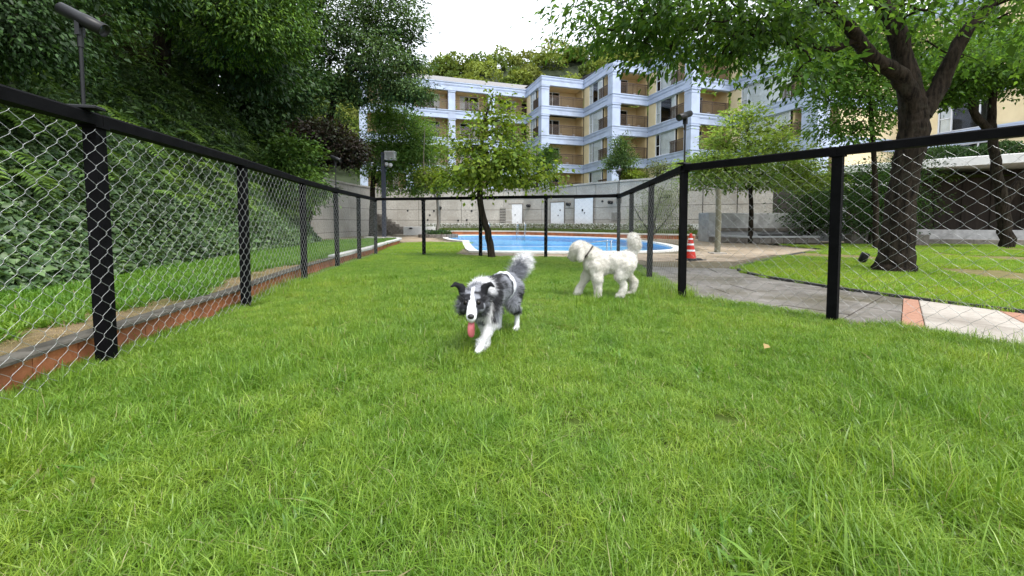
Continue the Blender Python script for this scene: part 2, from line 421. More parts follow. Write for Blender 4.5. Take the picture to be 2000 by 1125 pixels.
# slabs of the path: wet dark stamped slabs up to the terracotta strip, pale and terracotta slabs nearer
def slab(poly, mat, z=-.004):
    c = Vector((sum(p[0] for p in poly) / len(poly), sum(p[1] for p in poly) / len(poly)))
    sh = [tuple(c + (Vector(p) - c) * (1 - .010 / max((Vector(p) - c).length, .05))) for p in poly]
    m = MB(); n = len(sh); zz = z + random.uniform(-.004, .003)
    inner = [tuple(c + (Vector(p) - c) * (1 - .012 / max((Vector(p) - c).length, .05))) for p in sh]
    m.add([(x, y, zz - .022) for x, y in sh] + [(x, y, zz - .004) for x, y in sh] + [(x, y, zz) for x, y in inner],
          [tuple(range(2 * n, 3 * n))] + [(i, (i + 1) % n, n + (i + 1) % n, n + i) for i in range(n)] + [(n + i, n + (i + 1) % n, 2 * n + (i + 1) % n, 2 * n + i) for i in range(n)])
    return m.build('slab', mat, path)
EL = [(2.5, 8.9), (2.42, 7.9), (2.33, 7.0), (2.22, 6.0), (2.13, 5.2), (2.65, 4.42), (3.08, 3.86), (3.36, 3.5), (3.46, 3.37), (4.0, 2.7), (4.35, 2.25), (4.75, 1.72), (5.35, .95), (6.2, -.1)]
ER = [(4.55, 8.4), (4.34, 7.7), (4.33, 7.1), (4.45, 6.5), (4.58, 6.0), (4.72, 5.62), (4.85, 5.3), (4.93, 5.12), (5.0, 5.0), (5.30, 4.42), (5.52, 4.04), (5.92, 3.4), (6.5, 2.6), (7.4, 1.6)]
kinds = ['d'] * 7 + ['t', 'p', 'T', 'p', 'T', 'p']
for k in range(len(EL) - 1):
    a, b, c, d = [Vector(q) for q in (EL[k], EL[k + 1], ER[k + 1], ER[k])]
    mat = {'d': m_darkpave, 't': m_terrapave, 'p': m_lightpave, 'T': m_terrapave}[kinds[k]]
    cuts = {'d': [0, .27, .55, .8, 1], 't': [0, .5, 1], 'p': [0, .48, 1], 'T': [0, .42, 1]}[kinds[k]]
    cuts = [cu + (random.uniform(-.06, .06) if 0 < cu < 1 else 0) for cu in cuts]
    for i in range(len(cuts) - 1):
        s, t = cuts[i], cuts[i + 1]
        mm = m_lightpave if (kinds[k] == 'T' and i == 0) else mat
        slab([tuple(a.lerp(d, s)), tuple(b.lerp(c, s)), tuple(b.lerp(c, t)), tuple(a.lerp(d, t))][::-1], mm)

# brick kerb left of the lawn with its cap, soil strip, weed strip
KB = [(-2.45, -1.2), (-2.62, .87), (-2.88, 2.73), (-3.17, 4.63), (-3.58, 6.75), (-3.86, 8.7), (-4.02, 10.35), (-4.15, 12.0), (-4.62, 15.2), (-5.02, 18.3), (-5.6, 19.4), (-6.7, 20.0)]
kb = [(p.x, p.y) for p in smooth_line([Vector((x, y)) for x, y in KB], 8)]
def walk(pts, step):
    """points every `step` along a plan polyline, with directions"""
    out = []; acc = 0; nxt = 0
    for a, b in zip(pts[:-1], pts[1:]):
        a, b = Vector(a), Vector(b); L = (b - a).length
        while nxt <= acc + L:
            out.append((a + (b - a) * ((nxt - acc) / L), (b - a).normalized())); nxt += step
        acc += L
    return out
kerb = empty('brick_kerb', (0, 0, 0)); kerb['kind'] = 'structure'
tm = MB(); tm.cbox(-.147, .147, -.05, .05, -.1, .165, .004); tmesh = tm.mesh('brick'); tmesh.materials.append(m_terra)
cm = MB(); cm.cbox(-.295, .295, -.09, .056, 0, .028, .010); cmesh = cm.mesh('cap_stone'); cmesh.materials.append(m_kerbtop)
wm = MB(); wm.cbox(-.295, .295, -.12, .07, 0, .07, .012); wmesh = wm.mesh('white_stone'); wmesh.materials.append(m_whitestone)
for p, t in walk(kb, .30):
    o = link_mesh('brick', tmesh, None, kerb); o.location = (p.x + t.x * .15 - t.y * .05, p.y + t.y * .15 + t.x * .05, random.uniform(-.004, .004)); o.rotation_euler = (0, 0, math.atan2(t.y, t.x))
for p, t in walk(kb, .60):
    far = p.y > 8.3
    o = link_mesh('kerb_stone' if far else 'cap_stone', wmesh if far else cmesh, None, kerb)
    # caps lie with their wide side away from the lawn
    o.location = (p.x + t.x * .3, p.y + t.y * .3, .168 + random.uniform(-.004, .004)); o.rotation_euler = (random.uniform(-.01, .01), 0, math.atan2(t.y, t.x) + math.pi)
dl = offset_line(kb, .04); dr = offset_line(kb, .75); dw = offset_line(kb, 8.5)
n1 = [i for i in range(len(kb)) if kb[i][1] < 19.3]
flat_poly('weed_bed', [dl[i] for i in n1] + [dw[i] for i in n1][::-1], .155, m_soil)
flat_poly('dirt_strip', [dl[i] for i in n1 if kb[i][1] < 10] + [dr[i] for i in n1 if kb[i][1] < 10][::-1], .163, m_dirt)

# ------------------------------------------------------------------ ivy slope
BX = np.array([-6, 0, 4.4, 7, 10, 13, 15, 17, 19, 21, 24, 28, 34, 45, 60]); BXX = np.array([-5.0, -5.1, -5.6, -6.2, -6.7, -7.0, -7.3, -8.2, -9.6, -11.4, -13.2, -15.5, -18, -24, -34])
def slope_z(x, y):
    s = np.interp(y, BX, BXX) - x
    s = np.maximum(s, 0)
    z = .16 + np.where(s < 3.0, s * 1.22, 3.66 + (s - 3.0) * 1.45)
    P = np.stack([x, y, np.zeros_like(x)], 1)
    return z + np.minimum(s, 1.5) / 1.5 * (.38 * vnoise(P, .8, 3) + .16 * vnoise(P, 2.3, 5)) - (s <= 0) * .05
gx = np.linspace(-40, -4.2, 110); gy = np.linspace(-6, 60, 130)
X, Y = np.meshgrid(gx, gy); fx, fy = X.ravel(), Y.ravel(); Z = slope_z(fx, fy)
nx = len(gx); idx = np.arange(len(fx)).reshape(len(gy), nx)
q = np.stack([idx[:-1, :-1].ravel(), idx[:-1, 1:].ravel(), idx[1:, 1:].ravel(), idx[1:, :-1].ravel()], 1)
T = np.concatenate([q[:, [0, 1, 2]], q[:, [0, 2, 3]]])
m_slope = M('slope_earth', (.012, .014, .006), (.03, .032, .012), 3, .95, .5, 20, spec=.05)
keepq = ~((fx[T] > np.interp(fy[T], BX, BXX) + .5).all(1))
me = tri_mesh('slope_terrain', np.stack([fx, fy, Z], 1), T[keepq]); o = link_mesh('slope_terrain', me, m_slope); o['kind'] = 'structure'

# ------------------------------------------------------------------ concrete retaining wall, terraces
WALL_PTS = [(-12.6, 17), (-12.1, 22), (-11.9, 27), (-11.6, 31.0), (-10.4, 33.4), (-7.6, 34.4), (-3, 34.7), (.6, 34.2), (3.2, 32.2), (6.9, 27.9), (10.4, 24.9), (13.2, 23.4), (16.0, 22.6)]
wl = [(p.x, p.y) for p in smooth_line([Vector(p) for p in WALL_PTS], 8)]
wall = empty('retaining_wall', (0, 34, 0), 0, 'long curved concrete panel wall behind the pool under the building', 'retaining wall')
core = MB()
wi, wo = offset_line(wl, -.02), offset_line(wl, .42)
# the wall runs clockwise seen from above, so its visible face lies to the right of the walk
for i in range(len(wl) - 1):
    a, b, c, d = wi[i], wi[i + 1], wo[i + 1], wo[i]
    core.add([(*a, -.2), (*b, -.2), (*c, -.2), (*d, -.2), (*a, 3.60), (*b, 3.60), (*c, 3.60), (*d, 3.60)], [(4, 5, 6, 7), (0, 1, 5, 4), (2, 3, 7, 6), (1, 2, 6, 5), (3, 0, 4, 7)])
o = core.build('core', m_core, wall); o.location = (0, -34, 0)
ROWS = [(-.2, .27), (.27, 1.12), (1.12, 1.985), (1.985, 2.85), (2.85, 3.62)]
pm = MB(); pm.add([(-.5, -.5, -.5), (.5, -.5, -.5), (.5, .5, -.5), (-.5, .5, -.5), (-.5, -.5, .5), (.5, -.5, .5), (.5, .5, .5), (-.5, .5, .5)],
                  [(0, 3, 2, 1), (4, 5, 6, 7), (0, 1, 5, 4), (1, 2, 6, 5), (2, 3, 7, 6), (3, 0, 4, 7)])
pmesh = pm.mesh('panel'); pmesh.materials.append(m_panel)
wk = walk(wl, 1.78)
for i in range(len(wk) - 1):
    a, b = wk[i][0], wk[i + 1][0]; d = (b - a); L = d.length; t = d / L
    for r, (z0, z1) in enumerate(ROWS):
        o = link_mesh('panel', pmesh, None, wall)
        c = (a + b) / 2 + Vector((t.y, -t.x)) * .03
        o.location = (c.x, c.y - 34, (z0 + z1) / 2); o.scale = (L - .035, .10, z1 - z0 - .028)
        o.rotation_euler = (random.uniform(-.003, .003), 0, math.atan2(t.y, t.x) + random.uniform(-.004, .004))
    o = MB().box(-L / 2, L / 2, -.14, .30, 3.63, 3.75).build('coping_stone', m_panel, wall)
    c = (a + b) / 2 + Vector((t.y, -t.x)) * .0; o.location = (c.x, c.y - 34, 0); o.rotation_euler = (0, 0, math.atan2(t.y, t.x))

def wall_at(px):
    """plan point and directions of the wall on the line of sight slope px = x / y"""
    best = None
    for i in range(len(wl) - 1):
        a, b = Vector(wl[i]), Vector(wl[i + 1]); fa, fb = a.x - px * a.y, b.x - px * b.y
        if fa * fb <= 0 and abs(fa - fb) > 1e-9:
            p = a + (b - a) * (fa / (fa - fb)); best = (p, (b - a).normalized())
    return best
def door(px, w, h, z0, lab, knobs):
    p, t = wall_at(px); r = math.atan2(t.y, t.x)
    d = empty('door', (p.x + t.y * .13, p.y - t.x * .13 - 34, z0), r); d.parent = wall; d['label'] = lab
    MB().box(-w / 2, w / 2, -.03, .02, 0, h).build('leaf', m_doorwhite, d)
    f = MB(); f.box(-w / 2 - .07, -w / 2 - .004, -.045, .05, 0, h + .06); f.box(w / 2 + .004, w / 2 + .07, -.045, .05, 0, h + .06); f.box(-w / 2 - .004, w / 2 + .004, -.045, .05, h + .004, h + .06)
    f.build('frame', m_stonebrown, d)
    for kx, kz, kr in knobs: MB().box(kx - kr, kx + kr, -.07, -.031, kz - kr * 1.6, kz + kr * 1.6).build('handle', m_lampblack, d)
door(.006, 1.46, 1.72, .72, 'white double door with one small lock, left of the three', [(.12, .85, .03)])
door(.1135, 1.33, 1.75, .72, 'narrower white metal door in the middle', [(.3, 1.15, .035), (.1, .75, .03)])
door(.178, 1.72, 1.95, .72, 'widest white door with a black handle', [(-.1, 1.1, .05), (.1, .9, .03)])
for px, z in ((-.073, 2.15), (-.176, 2.15), (.044, 2.3), (.143, 2.3), (.245, 2.3), (.38, 2.55)):
    p, t = wall_at(px); r = math.atan2(t.y, t.x)
    l = empty('wall_lamp', (p.x + t.y * .09, p.y - t.x * .09, z), r,
              {-.073: 'round black wall lamp left of the leaning tree trunk', -.176: 'dark wall lamp behind the slender pale-trunked tree', .044: 'black wall lamp between the left and middle white doors',
               .143: 'black wall lamp between the middle and widest white doors', .245: 'large round wall lamp right of the widest white door', .38: 'wall lamp beside the wooden stake'}[px], 'wall lamp', 'lamps on the retaining wall')
    MB().lathe([(0, -.14), (.15, -.12), (.19, -.02), (.19, .06), (.14, .11), (0, .12)], 14, (0, -.2, 0)).build('shade', m_lampblack, l)
    MB().box(-.08, .08, -.12, -.01, -.06, .06).build('bracket', m_lampblack, l)
for px, z in ((.005 - .136, 1.1), (-.205, 1.15), (-.19, 1.9), (-.254, 1.9), (-.20, 1.55), (-.11, 1.15), (-.098, 1.9), (.222, 2.4)):
    p, t = wall_at(px)
    o = MB().lathe([(0, .05), (.07, .045), (.08, 0), (.05, -.04), (0, -.05)], 10).build('drain_cap', m_lampblack, wall); o.location = (p.x + t.y * .1, p.y - t.x * .1 - 34, z); o.rotation_euler = (math.radians(90), 0, math.atan2(t.y, t.x))
for px, z0, z1, w in ((-.022, .95, 2.15, .5), (.256, 1.0, 1.6, .7), (.262, 2.2, 2.8, .4)):
    p, t = wall_at(px)
    g = empty('vent_grille', (p.x + t.y * .1, p.y - t.x * .1 - 34, z0), math.atan2(t.y, t.x)); g.parent = wall
    MB().box(-w / 2, w / 2, -.03, 0, 0, z1 - z0).build('backing', m_core, g)
    s = MB()
    for k in range(9): s.box(-w / 2, w / 2, -.05, -.032, (k + .25) * (z1 - z0) / 9, (k + .7) * (z1 - z0) / 9)
    s.build('slats', m_panel, g)
# stair set into the wall at the left end
st = empty('garden_stair', (-9.9, 31.2, 0), 0, 'dark stone steps climbing along the concrete wall at its far left corner', 'steps')
for k in range(8): MB().box(-1.2 - .32 * k - .32, -1.2 - .32 * k + .9, .3, 1.5, .0 if k == 0 else .2 * k - .02, .2 * k + .2).build('step', m_stonebrown, st); 
st.location = (-7.9, 31.9, 0)

# upper terrace behind the wall, and the raised step in front of it
tb = [(p[0], p[1]) for p in offset_line(wl, .25)]
flat_poly('upper_terrace', tb + [(60, 22.6), (60, 120), (-60, 120), (-60, 20)], 3.58, m_soil)
stp = [(p[0], p[1]) for p in offset_line(wl, -2.1)]
sel = [i for i in range(len(wl)) if -7.4 < stp[i][0] < 10.2 and wl[i][1] > 24 and wl[i][0] > -8.5]
front = [stp[i] for i in sel]; mid = offset_line(front, .9); back = [wl[i] for i in sel]
def strip(name, a, b, z0, z1, mat):
    m = MB(); n = len(a)
    for i in range(n - 1):
        m.add([(*a[i], z0), (*a[i + 1], z0), (*b[i + 1], z0), (*b[i], z0), (*a[i], z1), (*a[i + 1], z1), (*b[i + 1], z1), (*b[i], z1)],
              [(4, 5, 6, 7), (0, 1, 5, 4), (2, 3, 7, 6)] + ([(3, 0, 4, 7)] if i == 0 else []) + ([(1, 2, 6, 5)] if i == n - 2 else []))
    o = m.build(name, mat); o['kind'] = 'structure'; return o
strip('terrace_walk', front, back, -.05, .25, m_deck)
step = strip('brick_step', offset_line(front, -.02), offset_line(front, .28), -.05, .205, m_terra)
strip('step_cap', offset_line(front, -.05), offset_line(front, .33), .207, .28, m_coping)
strip('planter_rim', offset_line(front, 1.45), offset_line(front, 1.6), .25, .86, m_whitewall)
strip('planter_bed', offset_line(front, .5), offset_line(front, 1.44), .25, .47, m_soil)
hb = np.array(offset_line(front, .95))
hp = []
for p, t in walk([tuple(q) for q in hb], .02):
    for _ in range(9): hp.append((p.x - t.y * random.uniform(-.4, .4), p.y + t.x * random.uniform(-.4, .4), random.uniform(.30, .80)))
hp = np.array(hp); n = len(hp)
V, T = leaf_arrays(hp, rng.normal(size=(n, 3)) + [0, 0, .7], rng.normal(size=(n, 3)) + [0, -.4, 1], rng.uniform(.07, .14, n), rng.uniform(.03, .06, n))
o = link_mesh('planter_hedge', tri_mesh('planter_hedge', V, T, np.repeat(leaf_cols(n, [(.05, .085, .02), (.09, .12, .035), (.10, .075, .03)]), 4, 0)), m_lf_dark)
tag(o, 'low clipped green hedge along the foot of the retaining wall beyond the pool', 'hedge')
o = empty('low_white_wall', (-8.0, 30.2, 0), .05, 'short white rendered wall with black lamps at the far left of the pool', 'wall')
m = MB(); m.cbox(0, 2.3, 0, .35, 0, .62, .02); m.build('render', m_whitewall, o)
for kx, kz in ((.55, .5), (1.6, .3)):
    MB().lathe([(0, -.06), (.12, -.05), (.13, .02), (.07, .07), (0, .08)], 12, (kx, -.06, kz)).build('lamp', m_lampblack, o)

# ------------------------------------------------------------------ apartment building (local axes: u along the short faces, v along the long faces)
BTH = math.atan(.32)
bld = empty('apartment_building', (3.06, 43, 0), BTH, 'pale blue and yellow stepped apartment block with balconies above the pool', 'apartment building')
SLABS = [4.1, 7.1, 10.1, 13.1]; BAND = .92; ROOF = 16.1
def band_box(m, x0, x1, y0, y1, z0, z1):
    zm = z0 + (z1 - z0) * .52
    m.box(x0, x1, y0, y1, z0, zm - .025); m.box(x0, x1, y0, y1, zm + .025, z1); m.box(x0 + .05, x1 - .05, y0 + .05, y1 - .05, zm - .024, zm + .024)
    for zz, h, d in ((z1 - .10, .09, .05), (z1 - .34, .05, .022), (z0 + .012, .10, .03)): m.box(x0 - d, x1 + d, y0 - d, y1 + d, zz, zz + h)
def railing(a, b, z, parent):
    """bar railing between plan points a, b (local), standing on z"""
    a, b = Vector(a), Vector(b); d = b - a; L = d.length; t = d / L
    m = MB()
    def bar(s0, s1, z0, z1, w):
        p, q = a + t * s0, a + t * s1; nx, ny = -t.y * w, t.x * w
        m.add([(p.x - nx, p.y - ny, z0), (q.x - nx, q.y - ny, z0), (q.x + nx, q.y + ny, z0), (p.x + nx, p.y + ny, z0), (p.x - nx, p.y - ny, z1), (q.x - nx, q.y - ny, z1), (q.x + nx, q.y + ny, z1), (p.x + nx, p.y + ny, z1)],
              [(0, 3, 2, 1), (4, 5, 6, 7), (0, 1, 5, 4), (1, 2, 6, 5), (2, 3, 7, 6), (3, 0, 4, 7)])
    r = empty('railing', (0, 0, 0)); r.parent = parent
    bar(0, L, z + 1.02, z + 1.09, .03); m.build('handrail', m_rail, r); m = MB()
    bar(0, L, z + .08, z + .12, .02); bar(0, L, z + .86, z + .89, .015)
    k = 0
    while k * .115 < L:
        bar(k * .115, k * .115 + (.05 if k % 12 == 0 else .036), z + .0, z + 1.02, .025 if k % 12 == 0 else .014); k += 1
    m.build('bars', m_rail, r)
def window(axis, c, a0, a1, z0, z1, parent, splits=(), curtain=None, name='window', room=1.6, tr=()):
    """glazed opening in a plane; axis 'u': plane u = c (faces -u), spans v a0..a1; axis 'v': plane v = c (faces -v), spans u"""
    w = empty(name, (0, 0, 0)); w.parent = parent
    def bx(m, p0, p1, d0, d1, zz0, zz1):
        if axis == 'u': m.box(c + d0, c + d1, p0, p1, zz0, zz1)
        else: m.box(p0, p1, c + d0, c + d1, zz0, zz1)
    f = MB(); e = .06
    bx(f, a0, a0 + e, -.03, .07, z0, z1); bx(f, a1 - e, a1, -.03, .07, z0, z1)
    bx(f, a0 + e, a1 - e, -.027, .067, z0, z0 + e); bx(f, a0 + e, a1 - e, -.027, .067, z1 - e, z1)
    for s in splits: bx(f, s - .035, s + .035, -.024, .064, z0 + e, z1 - e)
    for (s0, s1, zz) in tr: bx(f, s0, s1, -.02, .06, zz - .03, zz + .03)
    f.build('frame', m_frame, w)
    cuts = [a0 + e] + sorted(splits) + [a1 - e]
    for s, t in zip(cuts[:-1], cuts[1:]):
        g = MB(); bx(g, s + .035, t - .035, .01, .02, z0 + e, z1 - e); g.build('pane', m_glass, w)
    r = MB(); bx(r, a0, a1, room, room + .05, z0, z1); bx(r, a0 - .02, a0, .08, room, z0, z1); bx(r, a1, a1 + .02, .08, room, z0, z1); bx(r, a0, a1, .08, room, z0 - .03, z0 - .001); bx(r, a0, a1, .08, room, z1 + .001, z1 + .03)
    r.build('dark_room', m_interior, w)
    for (c0, c1) in (curtain or []):
        m = MB(); n = max(4, int(abs(c1 - c0) / .06)); V = []; F = []
        for i in range(n + 1):
            p = c0 + (c1 - c0) * i / n; d = .055 + .016 * math.sin(i * 2.1) + .008 * math.sin(i * .7)
            for z in (z0 + .07, z1 - .08): V.append((c + d, p, z) if axis == 'u' else (p, c + d, z))
        for i in range(n): F.append((2 * i, 2 * i + 2, 2 * i + 3, 2 * i + 1))
        m.add(V, F, True).build('curtain', m_curtain, w)
    return w
def block(cu, cv, Lf, Ls, bw=None, pil=.85, last=False, floors=SLABS, first=False):
    rr = random.Random(int(cu * 100 - cv * 37))
    bw = bw or Lf
    bd = 1.9
    p = MB(); P = .006
    p.box(cu - P, cu + pil, cv - P, cv + pil, 3.4, 15.12)
    for zs in floors[1:] + [15.15]:
        zc = zs - BAND if zs < 15 else 15.18
        p.box(cu - .06, cu + pil + .05, cv - .06, cv + pil + .05, zc - .16, zc - .05); p.box(cu - .035, cu + pil + .03, cv - .035, cv + pil + .03, zc - .42, zc - .36)
    p.build('pillar', m_bwhite, bld)
    for fi, zs in enumerate(floors):
        b = MB(); z0 = zs - BAND
        band_box(b, cu, cu + Lf, cv, cv + .3, z0, zs); band_box(b, cu, cu + .3, cv + .33, cv + Ls, z0, zs)
        b.build('band', m_bwhite, bld)
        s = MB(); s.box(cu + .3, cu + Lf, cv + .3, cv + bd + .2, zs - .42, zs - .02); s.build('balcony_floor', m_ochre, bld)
        top = zs + 3 - BAND if fi < 3 else 15.15
        # recess walls
        m = MB(); d0, d1 = cu + 1.2, cu + min(2.9, bw - .9)
        if bw > 2.5:
            m.box(cu + .3, d0, cv + bd, cv + bd + .15, zs, top + .3); m.box(d1, cu + bw, cv + bd, cv + bd + .15, zs, top + .3); m.box(d0, d1, cv + bd + .001, cv + bd + .15, zs + 2.05, top + .3)
            window('v', cv + bd + .06, d0 + .004, d1 - .004, zs + .02, zs + 2.04, bld, [(d0 + d1) / 2], [(d0 + .1, d0 + .5)] if rr.random() < .5 else None, 'balcony_door', .9)
        else: m.box(cu + .3, cu + bw, cv + bd, cv + bd + .15, zs, top + .3)
        m.box(cu + bw - .002, cu + bw + .15, cv + .31, cv + bd + .15, zs, top + .3)
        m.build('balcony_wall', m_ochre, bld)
        railing((cu + pil, cv + .12), (cu + bw, cv + .12), zs, bld)
        if bw < Lf:
            MB().box(cu + bw, cu + Lf, cv + .06, cv + .3, zs, top).build('wall', m_yellow, bld)
        for lu in ((.55,) if fi % 2 else (.35, .72)): MB().cbox(cu + pil + (bw - pil) * lu, cu + pil + (bw - pil) * lu + .26, cv + .34, cv + .5, zs + .0, zs + .26, .02).build('balcony_lamp', m_doorwhite, bld)
        # side face: open balcony end, window, yellow wall
        railing((cu + .12, cv + pil), (cu + .12, cv + bd + .9), zs, bld)
        w0, w1 = cv + bd + .25, cv + Ls - 1.05
        ct = rr.choice([[(w0 + .1, w1 - .7)], [(w0 + .05, w0 + .6), (w1 - .55, w1 - .1)], [(w0 + .1, w1 - .1)], [(w0 + .1, w0 + 1.0), (w1 - .55, w1 - .1)], [(w0 + .1, w1 - .75), (w1 - .55, w1 - .1)]])
        if fi == 0: ct = [(w0 + .1, w1 - .7)]
        window('u', cu + .16, w0, w1, zs + .03, top, bld, [w1 - .62], ct, room=2.2, tr=[(w1 - .6, w1 - .05, zs + 1.0)])
        MB().box(cu + .07, cu + .3, w1 + .002, cv + Ls, zs, top).build('wall', m_yellow, bld)
        if fi == 0:
            ac = MB(); ac.cbox(cu + .3, cu + .65, cv + 1.0, cv + 1.8, zs + .05, zs + .65, .02); ac.build('air_conditioner', m_doorwhite, bld)
    f = MB(); band_box(f, cu, cu + Lf, cv, cv + .3, 15.15, ROOF); band_box(f, cu, cu + .3, cv + .33, cv + Ls, 15.15, ROOF); f.build('fascia', m_bwhite, bld)
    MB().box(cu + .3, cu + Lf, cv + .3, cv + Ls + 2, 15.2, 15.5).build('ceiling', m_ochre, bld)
    r = MB(); r.add([(cu + .25, cv + .25, ROOF - .02), (cu + Lf + 6, cv + .25, ROOF - .02), (cu + Lf + 6, cv + Ls + 4, ROOF + .9), (cu + .25, cv + Ls + 4, ROOF + .9)], [(0, 1, 2, 3)]); r.build('roof', m_roof, bld)
block(0, 0, 4.83, 4.73)
block(4.83, -5.78, 3.89, 5.78)
block(8.72, -11.66, 4.02, 5.88)
block(12.74, -19.22, 8.4, 7.56, bw=2.2, pil=1.15)
# wing to the right of the last corner: long yellow wall with windows, blue bands
U = 21.14; V0, V1 = -36.0, -19.22
for fi, zs in enumerate(SLABS):
    b = MB(); band_box(b, U, U + .3, V0, V1, zs - BAND, zs); b.build('band', m_bwhite, bld)
    top = zs + 3 - BAND if fi < 3 else 15.15
    v = V1; k = 0
    while v > V0 + 3:
        MB().box(U + .07, U + .3, v - 2.2, v, zs, top).build('wall', m_yellow, bld)
        window('u', U + .16, v - 5.0, v - 2.202, zs + .05, top, bld, [v - 2.9, v - 4.3], [(v - 2.95, v - 2.3)], room=1.5, tr=[(v - 2.85, v - 2.3, zs + 1.0)])
        v -= 5.002
f = MB(); band_box(f, U, U + .3, V0, V1, 15.15, ROOF); f.build('fascia', m_bwhite, bld)
MB().box(U + .35, U + 9, V0, V1, 3.2, 15.4).build('wing_core', m_interior, bld)
# far left facade
LV = 4.73; LU0 = -17.95
pilu = [LU0, -13.4, -8.9, -4.45]
for u in pilu:
    p = MB(); p.box(u, u + .75, LV - .006, LV + .7, 3.4, 15.12)
    for zs in SLABS[1:] + [16.07]: p.box(u - .05, u + .80, LV - .06, LV + .3, zs - BAND - .16, zs - BAND - .05)
    p.build('pillar', m_bwhite, bld)
for fi, zs in enumerate(SLABS):
    top = zs + 3 - BAND if fi < 3 else 15.15
    b = MB(); band_box(b, LU0, -.002, LV, LV + .3, zs - BAND, zs); b.build('band', m_bwhite, bld)
    MB().box(LU0, -.01, LV + .3, LV + 1.8, zs - .4, zs - .02).build('balcony_floor', m_ochre, bld)
    for k, u in enumerate(pilu):
        e = (pilu[k + 1] if k < 3 else 0); a, c = u + .75, e
        railing((a, LV + .12), (c, LV + .12), zs, bld)
        m = MB(); m.box(a - .7, a + .8, LV + 1.6, LV + 1.8, zs, top + .4); m.box(c - .7, c + .0, LV + 1.6, LV + 1.8, zs, top + .4); m.box(a + .8, c - .7, LV + 1.601, LV + 1.8, zs + 2.05, top + .4)
        m.box(a - .5, a - .3, LV + .3, LV + 1.6, zs, top + .4)
        m.build('balcony_wall', m_ochre, bld)
        window('v', LV + 1.66, a + .804, c - .704, zs + .02, zs + 2.04, bld, [(a + c) / 2], [(a + .9, a + 1.4)] if (k + fi) % 2 else [(c - 1.3, c - .75)], 'balcony_door', .9)
f = MB(); band_box(f, LU0, -.002, LV, LV + .3, 15.15, ROOF); f.build('fascia', m_bwhite, bld)
MB().box(LU0, 0, LV + .3, LV + 3, 15.2, 15.5).build('ceiling', m_ochre, bld)
r = MB(); r.add([(LU0 - .2, LV - .05, ROOF), (2, LV - .05, ROOF), (2, LV + 4.5, ROOF + 2.0), (LU0 - .2, LV + 4.5, ROOF + 2.0)], [(0, 1, 2, 3)]); r.build('roof', m_roof, bld)
MB().box(LU0, LU0 + .3, LV + .31, LV + 9, 3.4, 15.14).build('end_wall', m_bwhite, bld)
MB().box(LU0 + .4, 22, LV + 3.2, LV + 3.5, 3.4, 15.4).build('rear_wall', m_interior, bld)

# ------------------------------------------------------------------ arcade with flat canopy on the right
arc = empty('arcade', (20.0, 25.4, 0), math.atan2(16 - 25.4, 31 - 20.0), 'low arcade with a broad pale concrete canopy and dark recess behind the big tree', 'arcade')
MB().cbox(0, 16, 0, 8, 3.95, 4.42, .03).build('canopy', m_whitewall, arc)
MB().box(0, 16, 4.0, 4.2, 0, 3.95).build('rear_wall', m_brownwall, arc)
for k in range(14): MB().box(.1 + k * 1.14, 1.12 + k * 1.14, 3.93, 3.999, .1, 3.6 + .1 * (k % 3)).build('panel', m_brownwall, arc)
for k in range(2): MB().box(1.0 + k * 7.5, 1.35 + k * 7.5, 3.2, 3.5, .32, 3.95).build('column', m_stonebrown, arc)
MB().box(0, 16, .2, 4, 0, .32).build('plinth', m_stonebrown, arc)
MB().box(2, 16, .0, .18, 0, .55).build('low_wall', m_concrete, arc)
pav = empty('pavilion', (15.2, 24.3, 0), -.2, 'small pale shelter with a dark opening at the right end of the panel wall', 'shelter')
MB().box(-.3, .25, -.2, .2, 0, 2.9).build('column', m_yellow, pav)
MB().cbox(-1.3, 6, -.6, 3, 2.9, 3.12, .02).build('roof', m_whitewall, pav)
MB().box(.25, 6, 1.6, 1.8, 0, 2.9).build('rear_wall', m_brownwall, pav)
MB().box(3.4, 3.9, -.2, .2, 0, 2.9).build('column', m_concrete, pav)

